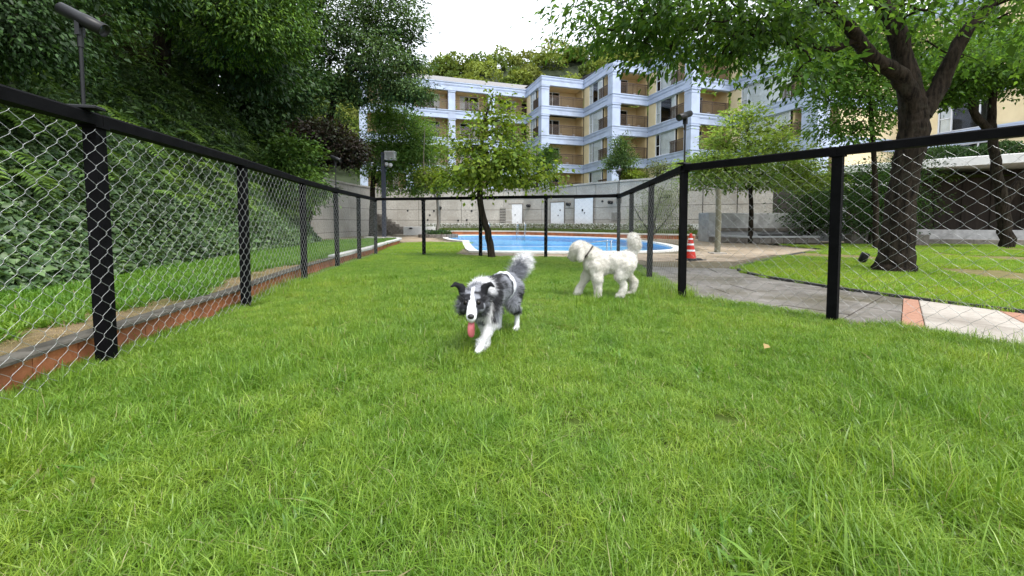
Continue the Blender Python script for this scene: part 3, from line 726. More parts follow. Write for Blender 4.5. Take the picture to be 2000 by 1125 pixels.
# ------------------------------------------------------------------ trees
def grow_tree(name, label, group, stems, lobes, n_cl, per, leaf, palette, mat, bark, seed, spread=.5, flat=.5, tip=.008, cat='tree', shell=.45, width=.5, droop=.25, expo=.46, attach=.45, cjit=.16, rmax=.2, up=.0, rough=0):
    """stems: list of (points, radii) of the trunk and main limbs; lobes: (centre, radii, weight) of the crown"""
    r = np.random.default_rng(seed); base = np.array(stems[0][0][0], float)
    t = empty(name, tuple(base), 0, label, cat, group)
    wood = MB(); nodes = []; par = []; cnt = []
    for si, (pts, rad) in enumerate(stems):
        sp = smooth_line([Vector(p) for p in pts], 10 if rough else 5); n = len(sp)
        rr = list(np.interp(np.linspace(0, 1, n), np.linspace(0, 1, len(rad)), rad))
        sp2 = [p + Vector(r.normal(0, rr[i] * (.03 if rough else .10), 3)) if 0 < i else p for i, p in enumerate(sp)]
        wood.tube([p - Vector(base) for p in sp2], rr, 20 if rough else 10)
        for i, p in enumerate(sp2):
            if i / n >= attach: nodes.append(np.array(p)); par.append(-1)
    wts = np.array([l[2] for l in lobes], float); wts /= wts.sum(); C = []
    for _ in range(n_cl):
        c, rad, _w = lobes[r.choice(len(lobes), p=wts)]
        d = r.normal(size=3); d /= np.linalg.norm(d); k = r.uniform(shell ** 3, 1) ** (1 / 3)
        C.append(np.array(c) + d * k * np.array(rad))
    C = np.array(C)
    N0 = np.array(nodes); dist = np.min(np.linalg.norm(C[:, None] - N0[None], axis=2), 1)
    NP = np.zeros((len(nodes) + 3 * n_cl, 3)); NP[:len(nodes)] = N0; m = len(nodes); paths = []; own = {}
    for i in np.argsort(dist):
        c = C[i]; dd = np.linalg.norm(NP[:m] - c, axis=1) + .6 * np.maximum(0, NP[:m, 2] - c[2])
        j = int(np.argmin(dd)); a = NP[j].copy(); L = np.linalg.norm(c - a)
        p1 = a + (c - a) * .4 + r.normal(0, .07 * L, 3) + [0, 0, .10 * L]; p2 = a + (c - a) * .75 + r.normal(0, .05 * L, 3) + [0, 0, .07 * L]
        prev = j
        for p in (p1, p2, c):
            NP[m] = p; par.append(prev); prev = m; m += 1
        paths.append(prev)
    counts = np.zeros(m)
    for e in paths:
        k = e
        while k >= 0: counts[k] += 1; k = par[k]
    rad = np.minimum(tip * np.maximum(counts, 1) ** expo, rmax)
    for k in range(m):
        if par[k] >= 0:
            a = NP[par[k]]; b = NP[k]
            ra = min(rad[par[k]], rad[k] * 1.25) if par[par[k]] >= 0 else min(rad[k] * 1.3, .22)
            wood.tube([Vector(a - base), Vector(b - base)], [ra, rad[k]], 5 if rad[k] > tip * 2 else 3, cap=False)
    if rough:
        wv = np.array(wood.v, float); e = np.stack([vnoise(wv * [1, 1, .35], 13, 2), vnoise(wv * [1, 1, .35], 15, 4), 0 * wv[:, 0]], 1)
        wood.v = [tuple(q) for q in wv + e * rough * np.clip(1.3 - wv[:, 2:3] * .08, .2, 1)]
    wood.build('trunk', bark, t)
    # leaves
    cen = lobes[0][0]
    P = np.repeat(C, per, 0); n = len(P)
    off = r.normal(size=(n, 3)) * spread * np.array([1, 1, flat]); P = P + off
    out = unit(P - np.array(cen)); D = unit(off) * .9 + out * .5 + r.normal(0, .5, (n, 3)); D[:, 2] -= droop
    Nn = np.array([0, 0, 1.0]) + r.normal(0, .45, (n, 3)) + out * (.3 + up)
    L = leaf * np.exp(r.normal(0, .25, n)); Wd = L * width * np.exp(r.normal(0, .12, n))
    V, T = leaf_arrays(P - D * 0, D, Nn, L, Wd)
    ci = np.repeat(r.integers(0, len(palette), n_cl), per)
    mixi = np.where(r.random(n) < .3, r.integers(0, len(palette), n), ci)
    tint = np.repeat(1 + r.normal(0, cjit, (n_cl, 1)), per, 0)
    col = np.clip(np.array(palette)[mixi] * tint * (1 + r.normal(0, .14, (n, 1))), .003, .8)
    me = tri_mesh('crown', V - base, T, np.repeat(col, 4, 0))
    cr = link_mesh('crown', me, mat, t); cr['kind'] = 'stuff'
    return t

G_DARK = [(.034, .076, .020), (.052, .108, .027), (.022, .052, .015)]
G_MID = [(.035, .085, .018), (.050, .11, .022), (.026, .065, .016)]
G_LIGHT = [(.10, .19, .030), (.14, .24, .040), (.08, .155, .028)]
G_YEL = [(.16, .23, .030), (.20, .27, .045), (.12, .19, .028)]
G_ZEL = [(.042, .115, .018), (.066, .160, .024), (.030, .088, .014)]

def S(*p): return list(p)
# the big tree on the side lawn
grow_tree('zelkova_tree', 'large spreading tree with thick dark trunk on the side lawn in front of the arcade', 'broadleaf trees on the side lawn',
    [([(7.40, 7.9, -.1), (7.43, 7.9, .25), (7.44, 7.9, 1.0), (7.52, 7.88, 1.9), (7.62, 7.86, 2.7), (7.58, 7.88, 3.2), (7.42, 7.9, 3.9), (7.2, 7.9, 4.66), (6.9, 7.9, 5.2), (6.5, 7.7, 6.6)], [.36, .285, .235, .215, .22, .20, .165, .14, .115, .06]),
     ([(7.66, 7.85, 2.85), (7.25, 7.75, 3.62), (6.64, 7.6, 3.86), (6.13, 7.4, 4.13), (5.68, 7.2, 4.41), (5.0, 7.0, 4.72), (3.9, 6.8, 5.1), (2.8, 6.7, 5.3)], [.17, .145, .125, .112, .10, .075, .05, .025]),
     ([(7.75, 7.85, 2.95), (8.05, 7.85, 3.5), (8.2, 7.8, 4.0), (8.42, 7.75, 4.5), (8.8, 7.7, 5.0), (9.6, 7.3, 6.6)], [.145, .128, .112, .10, .085, .04]),
     ([(7.75, 7.95, 3.0), (7.85, 8.3, 4.0), (8.0, 8.9, 5.2), (8.1, 9.4, 6.4)], [.18, .15, .11, .06]),
     ([(6.0, 7.35, 4.15), (5.6, 7.4, 4.0), (5.0, 7.3, 4.15), (4.2, 7.3, 4.25), (3.2, 7.3, 4.3), (1.9, 7.3, 4.35)], [.06, .05, .042, .034, .026, .014])],
    [((4.4, 7.0, 4.9), (2.7, 2.0, .6), 2.4), ((1.9, 7.2, 4.55), (1.2, 1.2, .45), 1.5), ((3.2, 7.0, 4.15), (1.4, 1.2, .38), 2.4), ((4.5, 6.9, 4.15), (.8, 1.0, .35), 1.0), ((4.75, 6.8, 3.35), (.25, .3, .22), .22), ((7.2, 7.3, 5.3), (3.0, 2.8, .9), 2.0), ((9.3, 7.5, 4.7), (2.4, 2.4, .8), 2.2), ((7.5, 7.6, 7.3), (4.5, 4.2, 1.2), .7), ((4.6, 8.6, 4.4), (1.6, 1.0, .4), .8)],
    380, 40, .125, [(.062, .140, .026), (.10, .195, .036), (.044, .105, .022)], m_lf_canopy, m_bark, 11, spread=.32, flat=.40, width=.44, droop=.4, tip=.006, rmax=.05, rough=.022)
grow_tree('zelkova_tree', 'light green leafy tree behind the big trunk, its crown low against the yellow wall', 'broadleaf trees on the side lawn',
    [([(13.0, 14.6, -.1), (12.9, 14.6, 2.0), (12.6, 14.5, 4.2), (12.3, 14.4, 6.0)], [.09, .08, .07, .05])],
    [((11.9, 14.2, 5.6), (1.7, 1.8, 1.9), 2), ((12.6, 14.4, 6.6), (2.6, 2.4, 1.5), 2), ((10.9, 13.8, 6.6), (1.2, 1.2, .8), 1)],
    170, 110, .13, [(.085, .185, .026), (.115, .23, .034), (.06, .14, .022)], m_lf_light, m_bark, 12, spread=.42, flat=.4, droop=.35)
grow_tree('zelkova_tree', 'forked grey-trunked tree at the right edge in front of the canopy', 'broadleaf trees on the side lawn',
    [([(18.6, 15.4, 0), (18.4, 15.4, 1.5), (17.9, 15.3, 3.2), (17.7, 15.3, 4.6), (17.6, 15.2, 6.4)], [.23, .18, .15, .13, .08]),
     ([(17.8, 15.3, 4.2), (17.0, 15.2, 4.8), (16.6, 15.1, 5.6), (16.2, 15, 6.6)], [.14, .12, .09, .05]),
     ([(18.4, 15.4, 1.6), (19.2, 15.2, 3.2), (19.6, 15.1, 4.8), (20.4, 15, 6.2)], [.15, .13, .10, .06])],
    [((17.2, 15, 6.6), (2.4, 2.2, 1.0), 2), ((16.0, 14.8, 5.9), (1.3, 1.6, .6), 1), ((19.2, 15, 6.8), (2.4, 2.2, 1.4), 2)],
    180, 110, .13, [(.07, .16, .024), (.095, .2, .03), (.05, .12, .02)], m_lf_light, m_bark, 13, spread=.42, flat=.35, droop=.35)
# young trees
grow_tree('young_maple', 'young pale green maple with layered branches beside the stake and stone bench', 'young trees round the pool',
    [([(10.7, 18.4, -.1), (10.72, 18.4, 1.6), (10.6, 18.4, 3.0), (10.5, 18.4, 4.4), (10.4, 18.4, 5.5)], [.11, .09, .075, .05, .02])],
    [((10.4, 18.3, 2.75), (2.9, 2.0, .35), 1.5), ((10.6, 18.4, 3.6), (3.0, 2.2, .7), 3), ((10.4, 18.3, 4.7), (1.7, 1.4, .8), 1.6), ((10.3, 18.3, 5.5), (.6, .6, .4), .5), ((8.6, 18.0, 3.3), (.9, 1.0, .6), .7), ((12.9, 18.2, 2.9), (1.1, 1.0, .55), .8)],
    230, 62, .155, [(.19, .29, .065), (.25, .35, .09), (.14, .235, .05)], m_lf_light, m_bark, 21, spread=.34, flat=.32, droop=.2)
grow_tree('young_tree', 'leaning yellow-green young tree just outside the far fence by the pool corner', 'young trees round the pool',
    [([(-.50, 10.95, -.1), (-.66, 10.95, .7), (-.86, 10.95, 1.6), (-.84, 10.95, 2.6), (-.72, 10.95, 3.6), (-.50, 10.95, 4.3)], [.105, .09, .08, .055, .035, .014])],
    [((-.55, 10.95, 2.75), (1.15, 1.0, .75), 3), ((.35, 10.9, 2.3), (.75, .7, .5), 1), ((-.5, 10.95, 3.75), (.5, .5, .6), 1.3), ((-1.3, 10.9, 2.0), (.5, .5, .3), .6), ((.9, 10.9, 1.95), (.3, .35, .25), .3), ((-.85, 10.9, 1.95), (.35, .35, .28), .4)],
    130, 46, .10, [(.15, .235, .026), (.21, .29, .036), (.105, .18, .024)], m_lf_light, m_bark, 22, spread=.24, flat=.5, width=.72, droop=.5, shell=.2)
grow_tree('slender_tree', 'slender pale-trunked tree in the small island at the pool\'s left tip', 'young trees round the pool',
    [([(-4.75, 26.2, -.05), (-4.7, 26.2, 1.4), (-4.75, 26.2, 2.4)], [.12, .10, .075]), ([(-4.75, 26.2, 2.3), (-5.3, 26.2, 3.4), (-5.6, 26.2, 4.6), (-5.5, 26.2, 7.0)], [.06, .045, .03, .012]), ([(-4.75, 26.2, 2.3), (-4.4, 26.2, 3.5), (-4.1, 26.2, 5.0), (-4.0, 26.2, 7.4)], [.06, .045, .03, .012])],
    [((-4.6, 26.2, 3.7), (1.5, 1.2, .7), 3), ((-4.2, 26.1, 6.2), (.8, .8, 1.2), .5), ((-2.8, 26, 3.9), (.9, .8, .4), .8)],
    80, 60, .15, G_YEL, m_lf_light, m_barkpale, 23, spread=.34, flat=.5, width=.65, shell=.2)
grow_tree('garden_tree', 'rounded mid-green tree behind the lamp post at the left end of the wall', 'garden trees by the wall',
    [([(-9.6, 28.0, 0), (-9.5, 28, 2.2), (-9.4, 28, 4.2), (-8.9, 28, 6.2)], [.22, .19, .15, .09]), ([(-9.4, 28, 3.6), (-8.2, 28, 4.6), (-7.2, 28, 5.6)], [.11, .08, .04])],
    [((-7.6, 27.8, 6.6), (2.3, 2.0, 1.7), 3), ((-6.4, 27.6, 5.4), (1.6, 1.6, 1.2), 1.4), ((-8.6, 27.8, 5.0), (1.7, 1.5, 1.2), 1.2), ((-6.3, 27.6, 3.7), (.8, .8, .9), .6), ((-8.0, 27.7, 8.2), (1.0, 1, .8), .6), ((-8.2, 27.7, 3.7), (.55, .6, .7), .3)],
    210, 110, .16, [(.11, .21, .050), (.15, .265, .065), (.08, .165, .038)], m_lf_canopy, m_bark, 24, spread=.42, flat=.6, width=.5, shell=.3)
grow_tree('terrace_tree', 'small bushy conical tree on the terrace in front of the middle balconies', 'small terrace trees',
    [([(7.6, 28.9, 3.5), (7.6, 28.9, 4.6), (7.6, 28.9, 6.8)], [.05, .045, .02])],
    [((7.6, 28.9, 5.2), (1.0, 1.0, .7), 2), ((7.6, 28.9, 6.2), (.55, .55, .8), 1.2)], 70, 80, .13, [(.07, .13, .04), (.11, .18, .055), (.05, .10, .03)], m_lf_light, m_bark, 25, spread=.24, flat=.7, shell=.2)
grow_tree('terrace_tree', 'dark green little tree on the terrace behind the leaning tree', 'small terrace trees',
    [([(2.7, 34.5, 3.5), (2.7, 34.5, 4.6), (2.8, 34.5, 6.4)], [.06, .05, .02])],
    [((2.8, 34.5, 5.8), (1.1, 1.0, 1.0), 2), ((3.0, 34.5, 6.6), (.6, .6, .5), .8)], 70, 70, .15, [(.05, .11, .024), (.07, .14, .03)], m_lf_light, m_bark, 26, spread=.27, flat=.7, shell=.2)
grow_tree('terrace_shrub', 'small bright shrub on top of the wall below the far left facade', 'terrace shrubs', [([(.4, 36.2, 3.5), (.4, 36.2, 4.0), (.5, 36.2, 4.6)], [.04, .03, .015])],
    [((.45, 36.2, 4.5), (.9, .7, .5), 1)], 40, 50, .15, G_YEL, m_lf_light, m_bark, 27, spread=.22, cat='shrub', shell=.1)
grow_tree('terrace_shrub', 'bright shrub on top of the wall below the second row of balconies', 'terrace shrubs', [([(8.3, 28.6, 3.5), (8.3, 28.6, 3.8), (8.35, 28.6, 4.2)], [.04, .03, .015])],
    [((8.5, 28.6, 4.1), (.8, .7, .4), 1)], 36, 50, .14, G_YEL, m_lf_light, m_bark, 28, spread=.2, cat='shrub', shell=.1)
grow_tree('terrace_shrub', 'dry grey-green shrub above the wall near the fence corner lamp', 'terrace shrubs', [([(10.0, 27.5, 3.5), (10.0, 27.5, 3.9), (10.1, 27.5, 4.6)], [.03, .025, .012])],
    [((10.2, 27.5, 4.4), (1.1, .8, .6), 1)], 36, 40, .12, [(.11, .14, .06), (.15, .18, .08)], m_lf_light, m_bark, 29, spread=.22, cat='shrub', shell=.1)
grow_tree('weeping_shrub', 'wispy drooping grey-green shrub between fence and wall right of the pool', 'shrubs at the foot of the wall',
    [([(7.6, 22.2, 0), (7.7, 22.2, .9), (7.9, 22.2, 1.9), (8.2, 22.2, 2.8)], [.06, .05, .035, .012]), ([(7.6, 22.2, .2), (6.9, 22.2, 1.2), (6.4, 22.2, 2.2)], [.04, .03, .01]), ([(7.6, 22.2, .2), (8.4, 22.1, 1.2), (9.0, 22, 2.2)], [.04, .03, .01])],
    [((7.8, 22.2, 2.2), (1.5, 1.1, 1.0), 2), ((7.6, 22.2, 1.1), (1.4, 1.0, .7), 1)], 90, 60, .10, [(.14, .19, .07), (.19, .24, .10), (.10, .14, .05)], m_lf_light, m_bark, 30, spread=.26, flat=1.2, width=.22, droop=1.1, cat='shrub', shell=.1, attach=.2)
for (px, yy, h, w_, pal, lab, sd) in ((14.2, 19.6, 2.9, 1.4, G_MID, 'thin airy dark shrub standing behind the stone bench', 31), (15.0, 17.2, 3.4, 1.5, G_MID, 'leggy green shrub left of the big trunk in front of the arcade', 32),
                                     (16.6, 18.6, 4.2, 1.9, G_ZEL, 'bushy green shrub just right of the big trunk under the canopy edge', 33), (17.8, 18.8, 4.6, 1.8, G_DARK, 'dark evergreen shrub with a flat top against the canopy', 34),
                                     (15.8, 20.4, 3.4, 1.4, G_DARK, 'dark shrub shading the right end of the stone bench', 35)):
    grow_tree('arcade_shrub', lab, 'shrubs in front of the arcade', [([(px, yy, 0), (px + .1, yy, h * .4), (px, yy, h * .8)], [.06, .045, .02]), ([(px, yy, .1), (px + .4, yy, h * .35), (px + .6, yy, h * .7)], [.04, .03, .012])],
        [((px, yy, h * .62), (w_, w_ * .8, h * .36), 2), ((px + .2, yy, h * .3), (w_ * .8, w_ * .7, h * .22), .8)], 90, 38, .11, pal, m_lf_light, m_bark, sd, spread=.3, flat=.5, cat='shrub', shell=.2, attach=.25)
o = empty('canopy_hedge', (0, 0, 0), 0, 'long clipped hedge growing along the top of the arcade canopy', 'hedge', None)
a0 = Vector((20.0, 25.4)); a1 = Vector((31.0, 16.0)); tt = (a1 - a0).normalized(); nn_ = Vector((-tt.y, tt.x))
n = 16000; s = rng.uniform(3.0, 15.5, n); dd = rng.uniform(1.2, 2.6, n)
P = np.stack([a0.x + tt.x * s + nn_.x * dd, a0.y + tt.y * s + nn_.y * dd, 4.42 + rng.uniform(0, 1, n) ** .6 * (.75 + .1 * np.sin(s * 3))], 1)
V, T = leaf_arrays(P, rng.normal(size=(n, 3)) + [0, 0, .4], rng.normal(size=(n, 3)) + [0, -.3, 1], rng.uniform(.1, .17, n), rng.uniform(.05, .09, n))
link_mesh('foliage', tri_mesh('foliage', V, T, np.repeat(leaf_cols(n, G_MID), 4, 0)), m_lf_dark, o)['kind'] = 'stuff'

# trees on the ivy slope
def slope_tree(x, y, h, lobes, n_cl, per, leaf, pal, lab, sd, lean=(1.0, -.3), mat=None, r0=.25, **kw):
    z = float(slope_z(np.array([x]), np.array([y]))[0]) - .2
    return grow_tree('slope_tree', lab, 'trees on the ivy slope', [([(x, y, z), (x + lean[0] * .2, y + lean[1] * .2, z + h * .35), (x + lean[0] * .6, y + lean[1] * .6, z + h * .7), (x + lean[0], y + lean[1], z + h)], [r0, r0 * .8, r0 * .6, r0 * .3])],
        lobes, n_cl, per, leaf, pal, mat or m_lf_dark, m_bark, sd, **kw)
slope_tree(-12.6, 25.5, 9.5, [((-9.8, 25, 12.0), (4.0, 3.6, 3.4), 4), ((-7.4, 24.6, 10.4), (2.5, 2.6, 2.0), 2.2), ((-12.6, 24.8, 8.4), (3.0, 3.0, 2.0), 1.4), ((-7.0, 24.4, 13.0), (2.0, 2.0, 1.8), 1.2), ((-6.0, 24.2, 8.5), (1.0, 1.2, .7), .5), ((-9.6, 24.6, 8.6), (1.6, 1.6, .9), .6), ((-14.6, 25, 7.0), (2.2, 2, 2.2), 1.3)],
    560, 85, .17, [(.080, .145, .044), (.12, .20, .060), (.045, .092, .030)], 'tallest dark tree at the far end of the slope, spreading towards the building', 41, lean=(2.2, -.4), r0=.42, spread=.40, flat=.36, tip=.011, shell=.3, cjit=.25)
slope_tree(-10.8, 12.8, 5.5, [((-8.6, 12.4, 7.8), (2.2, 2.4, 2.0), 3), ((-7.0, 11.8, 6.5), (1.0, 1.5, .9), 1.4), ((-7.0, 12.0, 8.2), (1.2, 1.6, 1.2), 1.4)],
    300, 150, .115, [(.072, .155, .022), (.15, .27, .034), (.036, .085, .017)], 'tree with brighter yellow-green edge foliage overhanging the middle of the slope', 42, spread=.34, flat=.4, droop=.7, shell=.35, width=.34, cjit=.3)
slope_tree(-10.0, 8.4, 4.0, [((-9.2, 8.4, 7.0), (2.2, 2.4, 1.3), 3), ((-7.8, 8.0, 6.0), (1.1, 1.5, .6), 1.0)],
    200, 100, .13, G_DARK, 'dark overhanging tree above the slope behind the near floodlight', 43, spread=.34, flat=.5, droop=.6)
slope_tree(-8.2, 5.4, 2.2, [((-7.3, 6.0, 4.4), (1.1, 1.3, .8), 1.3), ((-7.0, 5.6, 3.6), (.6, .8, .5), 1)],
    150, 110, .075, G_DARK, 'leafy overhanging bush at the upper left corner above the near slope', 44, spread=.28, flat=.5, droop=.6, cat='bush')
slope_tree(-14.5, 16.0, 5.5, [((-12.6, 16, 11.2), (3.4, 3.2, 3.0), 3), ((-10.4, 15.4, 8.6), (1.8, 2.0, 1.6), 1.4), ((-9.4, 15.0, 6.6), (1.2, 1.5, .9), .8), ((-12.6, 15.8, 7.2), (1.6, 1.8, 1.4), 1)],
    300, 120, .18, G_DARK, 'broad dark tree behind the middle of the slope', 45, spread=.46, flat=.5)
slope_tree(-14.5, 21.5, 7.5, [((-13.0, 21.4, 11.4), (3.6, 3.4, 3.4), 3), ((-11.4, 21, 8.0), (1.8, 2.2, 1.5), 1), ((-14.6, 20.6, 7.6), (2.4, 2.2, 2.2), 1.4), ((-12.6, 19.6, 5.6), (1.6, 1.4, 1.4), 1)],
    280, 110, .2, G_DARK, 'deep green tree between the tallest tree and the slope', 47, spread=.5, flat=.5)
slope_tree(-9.9, 19.4, 3.0, [((-8.7, 19.2, 4.7), (1.3, 1.4, .9), 2), ((-7.6, 19.0, 4.1), (.7, .9, .5), .8)],
    150, 100, .13, [(.020, .015, .011), (.030, .021, .014), (.022, .032, .012)], 'small dark reddish maple at the foot of the tallest tree', 48, spread=.3, flat=.35)
slope_tree(-8.2, 15.4, 1.4, [((-7.9, 15.0, 3.2), (.7, 1.0, .8), 2), ((-7.3, 14.6, 2.0), (.5, .8, .6), 1)],
    90, 80, .13, [(.075, .145, .022), (.10, .185, .03), (.045, .10, .018)], 'bright vine-covered bush at the end of the ivy slope', 49, spread=.26, flat=.5, cat='bush')

# ivy and ground cover on the slope
def slope_cover(name, label, n, y0, y1, smax, size, pal, seed, lift=.16, width=.8, kind='stuff', sel=None, up=.9):
    r = np.random.default_rng(seed)
    y = r.uniform(y0, y1, n); s = r.uniform(-.12, smax, n); x = np.interp(y, BX, BXX) - s
    P0 = np.stack([x, y, np.zeros(n)], 1)
    if sel is not None: k = sel(P0, s); x, y, s, P0 = x[k], y[k], s[k], P0[k]
    n = len(x); z = slope_z(x, y)
    h = lift * (.45 + .55 * vnoise(np.stack([x, y, z], 1), 2.2, 9)) ; nrm = np.array([.62, -.05, .78])
    P = np.stack([x, y, z], 1) + nrm * (np.abs(h) + r.uniform(0, lift, n))[:, None]
    D = r.normal(0, 1, (n, 3)) * .8 + np.array([.75, 0, -.55]); N = nrm * up + r.normal(0, .38, (n, 3)) + [0, 0, .25]
    L = size * np.exp(r.normal(0, .28, n)); V, T = leaf_arrays(P, D, N, L, L * width)
    c = np.array(pal)[r.integers(0, len(pal), n)]; patch = 1 + .38 * vnoise(np.stack([x, y, z], 1), 1.1, 21)[:, None]
    c = np.clip(c * patch * (1 + r.normal(0, .2, (n, 1))), .003, .6)
    o = link_mesh(name, tri_mesh(name, V, T, np.repeat(c, 4, 0)), m_lf_ivy)
    tag(o, label, 'ground cover', None, kind); return o
slope_cover('ivy', 'dense ivy leaves covering the left slope', 190000, 1.8, 20.5, 4.0, .078, [(.080, .145, .050), (.115, .19, .066), (.050, .10, .036)], 61)
slope_cover('undergrowth', 'dark undergrowth on the upper part of the slope', 95000, 0, 34, 14, .15, [(.066, .135, .034), (.11, .20, .046), (.032, .074, .020)], 62, lift=.45, width=.36, sel=lambda P, s: (s > 2.6 + .9 * vnoise(P, 1.2, 77)) | (P[:, 1] > 20))
# long hanging sprays of fern and vine on the slope
r = np.random.default_rng(63); VV = []; TT = []; CC = []; nv = 0
for _ in range(620):
    y = r.uniform(3.5, 18); s = r.uniform(.8, 6.5); x = float(np.interp(y, BX, BXX)) - s
    z = float(slope_z(np.array([x]), np.array([y]))[0]); L = r.uniform(.5, 1.1); k = 16
    d0 = np.array([.8, r.uniform(-.6, .3), .5]); t = np.linspace(.1, 1, k)[:, None]
    pts = np.array([x, y, z + .15]) + d0 * t * L + np.array([.15, 0, -.75]) * (t ** 2) * L
    pts = np.repeat(pts, 2, 0); side = np.tile([[-1.0], [1.0]], (k, 1)) * np.array([.15, 1, .1]) + np.array([.45, 0, -.35])
    V, T = leaf_arrays(pts, side, np.tile([.3, 0, 1.0], (2 * k, 1)) + r.normal(0, .2, (2 * k, 3)), r.uniform(.10, .17, 2 * k), r.uniform(.03, .05, 2 * k))
    VV.append(V); TT.append(T + nv); nv += len(V); c0 = np.array([(.12, .22, .034), (.17, .285, .044), (.075, .15, .026)][r.integers(0, 3)]) * r.uniform(.6, 1.15)
    CC.append(np.repeat(np.clip(c0 * (1 + r.normal(0, .12, (2 * k, 1))), .003, .6), 4, 0))
o = link_mesh('fern_sprays', tri_mesh('fern_sprays', np.concatenate(VV), np.concatenate(TT), np.concatenate(CC)), m_lf_ivy); tag(o, 'arching fern sprays hanging over the ivy slope', 'ferns', None, 'stuff')

# wooded hill far behind the building
hx, hy = np.meshgrid(np.linspace(-140, 160, 60), np.linspace(62, 170, 30))
hz = 3 + 39.5 * np.exp(-((hx - 24) / 95) ** 2) * np.clip((hy - 62) / 45, 0, 1) + 8 * np.exp(-((hx + 60) / 40) ** 2)
i_ = np.arange(hx.size).reshape(hx.shape); q = np.stack([i_[:-1, :-1].ravel(), i_[:-1, 1:].ravel(), i_[1:, 1:].ravel(), i_[1:, :-1].ravel()], 1)
me = tri_mesh('wooded_hill', np.stack([hx.ravel(), hy.ravel(), hz.ravel()], 1), np.concatenate([q[:, [0, 1, 2]], q[:, [0, 2, 3]]]))
link_mesh('wooded_hill', me, M('hill_earth', (.015, .024, .008), (.03, .045, .014), .3))['kind'] = 'structure'
r = np.random.default_rng(70); PV = []; CV = []
for k in range(330):
    cx, cy = r.uniform(-60, 75), r.uniform(63, 118); zz = 3 + 39.5 * math.exp(-((cx - 24) / 95) ** 2) * min(max((cy - 62) / 45, 0), 1) + 8 * math.exp(-((cx + 60) / 40) ** 2)
    rad = r.uniform(2.4, 4.6); n = 420
    d = unit(r.normal(size=(n, 3))); d[:, 2] = np.abs(d[:, 2]) * 1.0 - .15
    lump = 1 + .28 * vnoise(d * 3 + k, 1.6, k)
    PV.append(np.array([cx, cy, zz + rad * .45]) + d * rad * lump[:, None] * r.uniform(.8, 1.0, (n, 1)) * [1, 1, .95])
    base = np.array([(.14, .19, .035), (.18, .23, .045), (.11, .165, .035), (.19, .225, .055)][r.integers(0, 4)]) * r.uniform(.8, 1.15)
    CV.append(np.clip(base * (1 + r.normal(0, .2, (n, 1))), .004, .5))
P = np.concatenate(PV); n = len(P)
V, T = leaf_arrays(P, r.normal(size=(n, 3)) + [0, -.3, -.2], r.normal(size=(n, 3)) * .7 + [0, -.4, .8], r.uniform(.55, 1.05, n), r.uniform(.4, .7, n))
o = link_mesh('hillside_forest', tri_mesh('hillside_forest', V, T, np.repeat(np.concatenate(CV), 4, 0)), m_lf_hill); tag(o, 'light green forest covering the hill behind the apartment building', 'forest', None, 'stuff')

# ------------------------------------------------------------------ chain link fences
RH = 1.66
pbox = MB(); pbox.cbox(-.040, .040, -.040, .040, -.12, 1.575, .006); pbox.box(-.055, .055, -.055, .055, 1.566, 1.5795); [pbox.tube([(sx, sy, 1.50), (sx * 1.25, sy * 1.25, 1.50)], .008, 6) for sx, sy in ((.038, 0), (-.038, 0), (0, .038), (0, -.038))]; post_mesh = pbox.mesh('post'); post_mesh.materials.append(m_black)
def chain_link(pts, z0, z1, sub, rad, seed):
    """woven zigzag wires along a plan polyline"""
    w, dz = .0635, .061
    seg = [(Vector(a), Vector(b)) for a, b in zip(pts[:-1], pts[1:])]
    lens = [(b - a).length for a, b in seg]; cum = np.concatenate([[0], np.cumsum(lens)]); L = cum[-1]
    A = np.array([list(p) for p in pts]); 
    def plan(s):
        return np.stack([np.interp(s, cum, A[:, 0]), np.interp(s, cum, A[:, 1])], -1)
    nw = int(L / w); nk = int((z1 - z0) / dz)
    k = np.arange(nk + 1); V = []; T = []; nv = 0
    rr = np.random.default_rng(seed)
    kk = np.linspace(0, nk, nk * sub + 1)
    for i in range(nw):
        tri = np.abs(((kk + i) % 2) - 1)                 # 1 at even, 0 at odd
        tri = 1 - tri
        sm = tri * tri * (3 - 2 * tri) if sub > 1 else tri
        s = i * w + w * (.25 * tri + .75 * sm) + rr.normal(0, .0012)
        z = z0 + kk * dz + .004 * np.sin(s * 5)
        bow = .010 * np.sin(s * 1.7 + 1) * np.sin((z - z0) / (z1 - z0) * math.pi)
        p2 = plan(s); d = plan(s + .01) - plan(s - .01); d /= np.linalg.norm(d, axis=1, keepdims=True) + 1e-9
        nrm = np.stack([-d[:, 1], d[:, 0]], 1); off = (.0035 * np.cos((kk + i) * math.pi) + bow)[:, None]
        c = np.concatenate([p2 + nrm * off, z[:, None]], 1)
        t = np.gradient(c, axis=0); t = unit(t); n3 = np.concatenate([nrm, np.zeros((len(c), 1))], 1); b3 = np.cross(t, n3)
        ring_ = np.stack([c + (n3 * math.cos(a) + b3 * math.sin(a)) * rad for a in (0, 2.094, 4.189)], 1)
        V.append(ring_.reshape(-1, 3)); m = len(c); q = np.arange(m - 1)[:, None] * 3
        for a in range(3):
            b = (a + 1) % 3
            T.append(np.concatenate([q + a, q + b, q + 3 + b], 1) + nv); T.append(np.concatenate([q + a, q + 3 + b, q + 3 + a], 1) + nv)
        nv += m * 3
    return tri_mesh('wire_mesh', np.concatenate(V), np.concatenate(T))
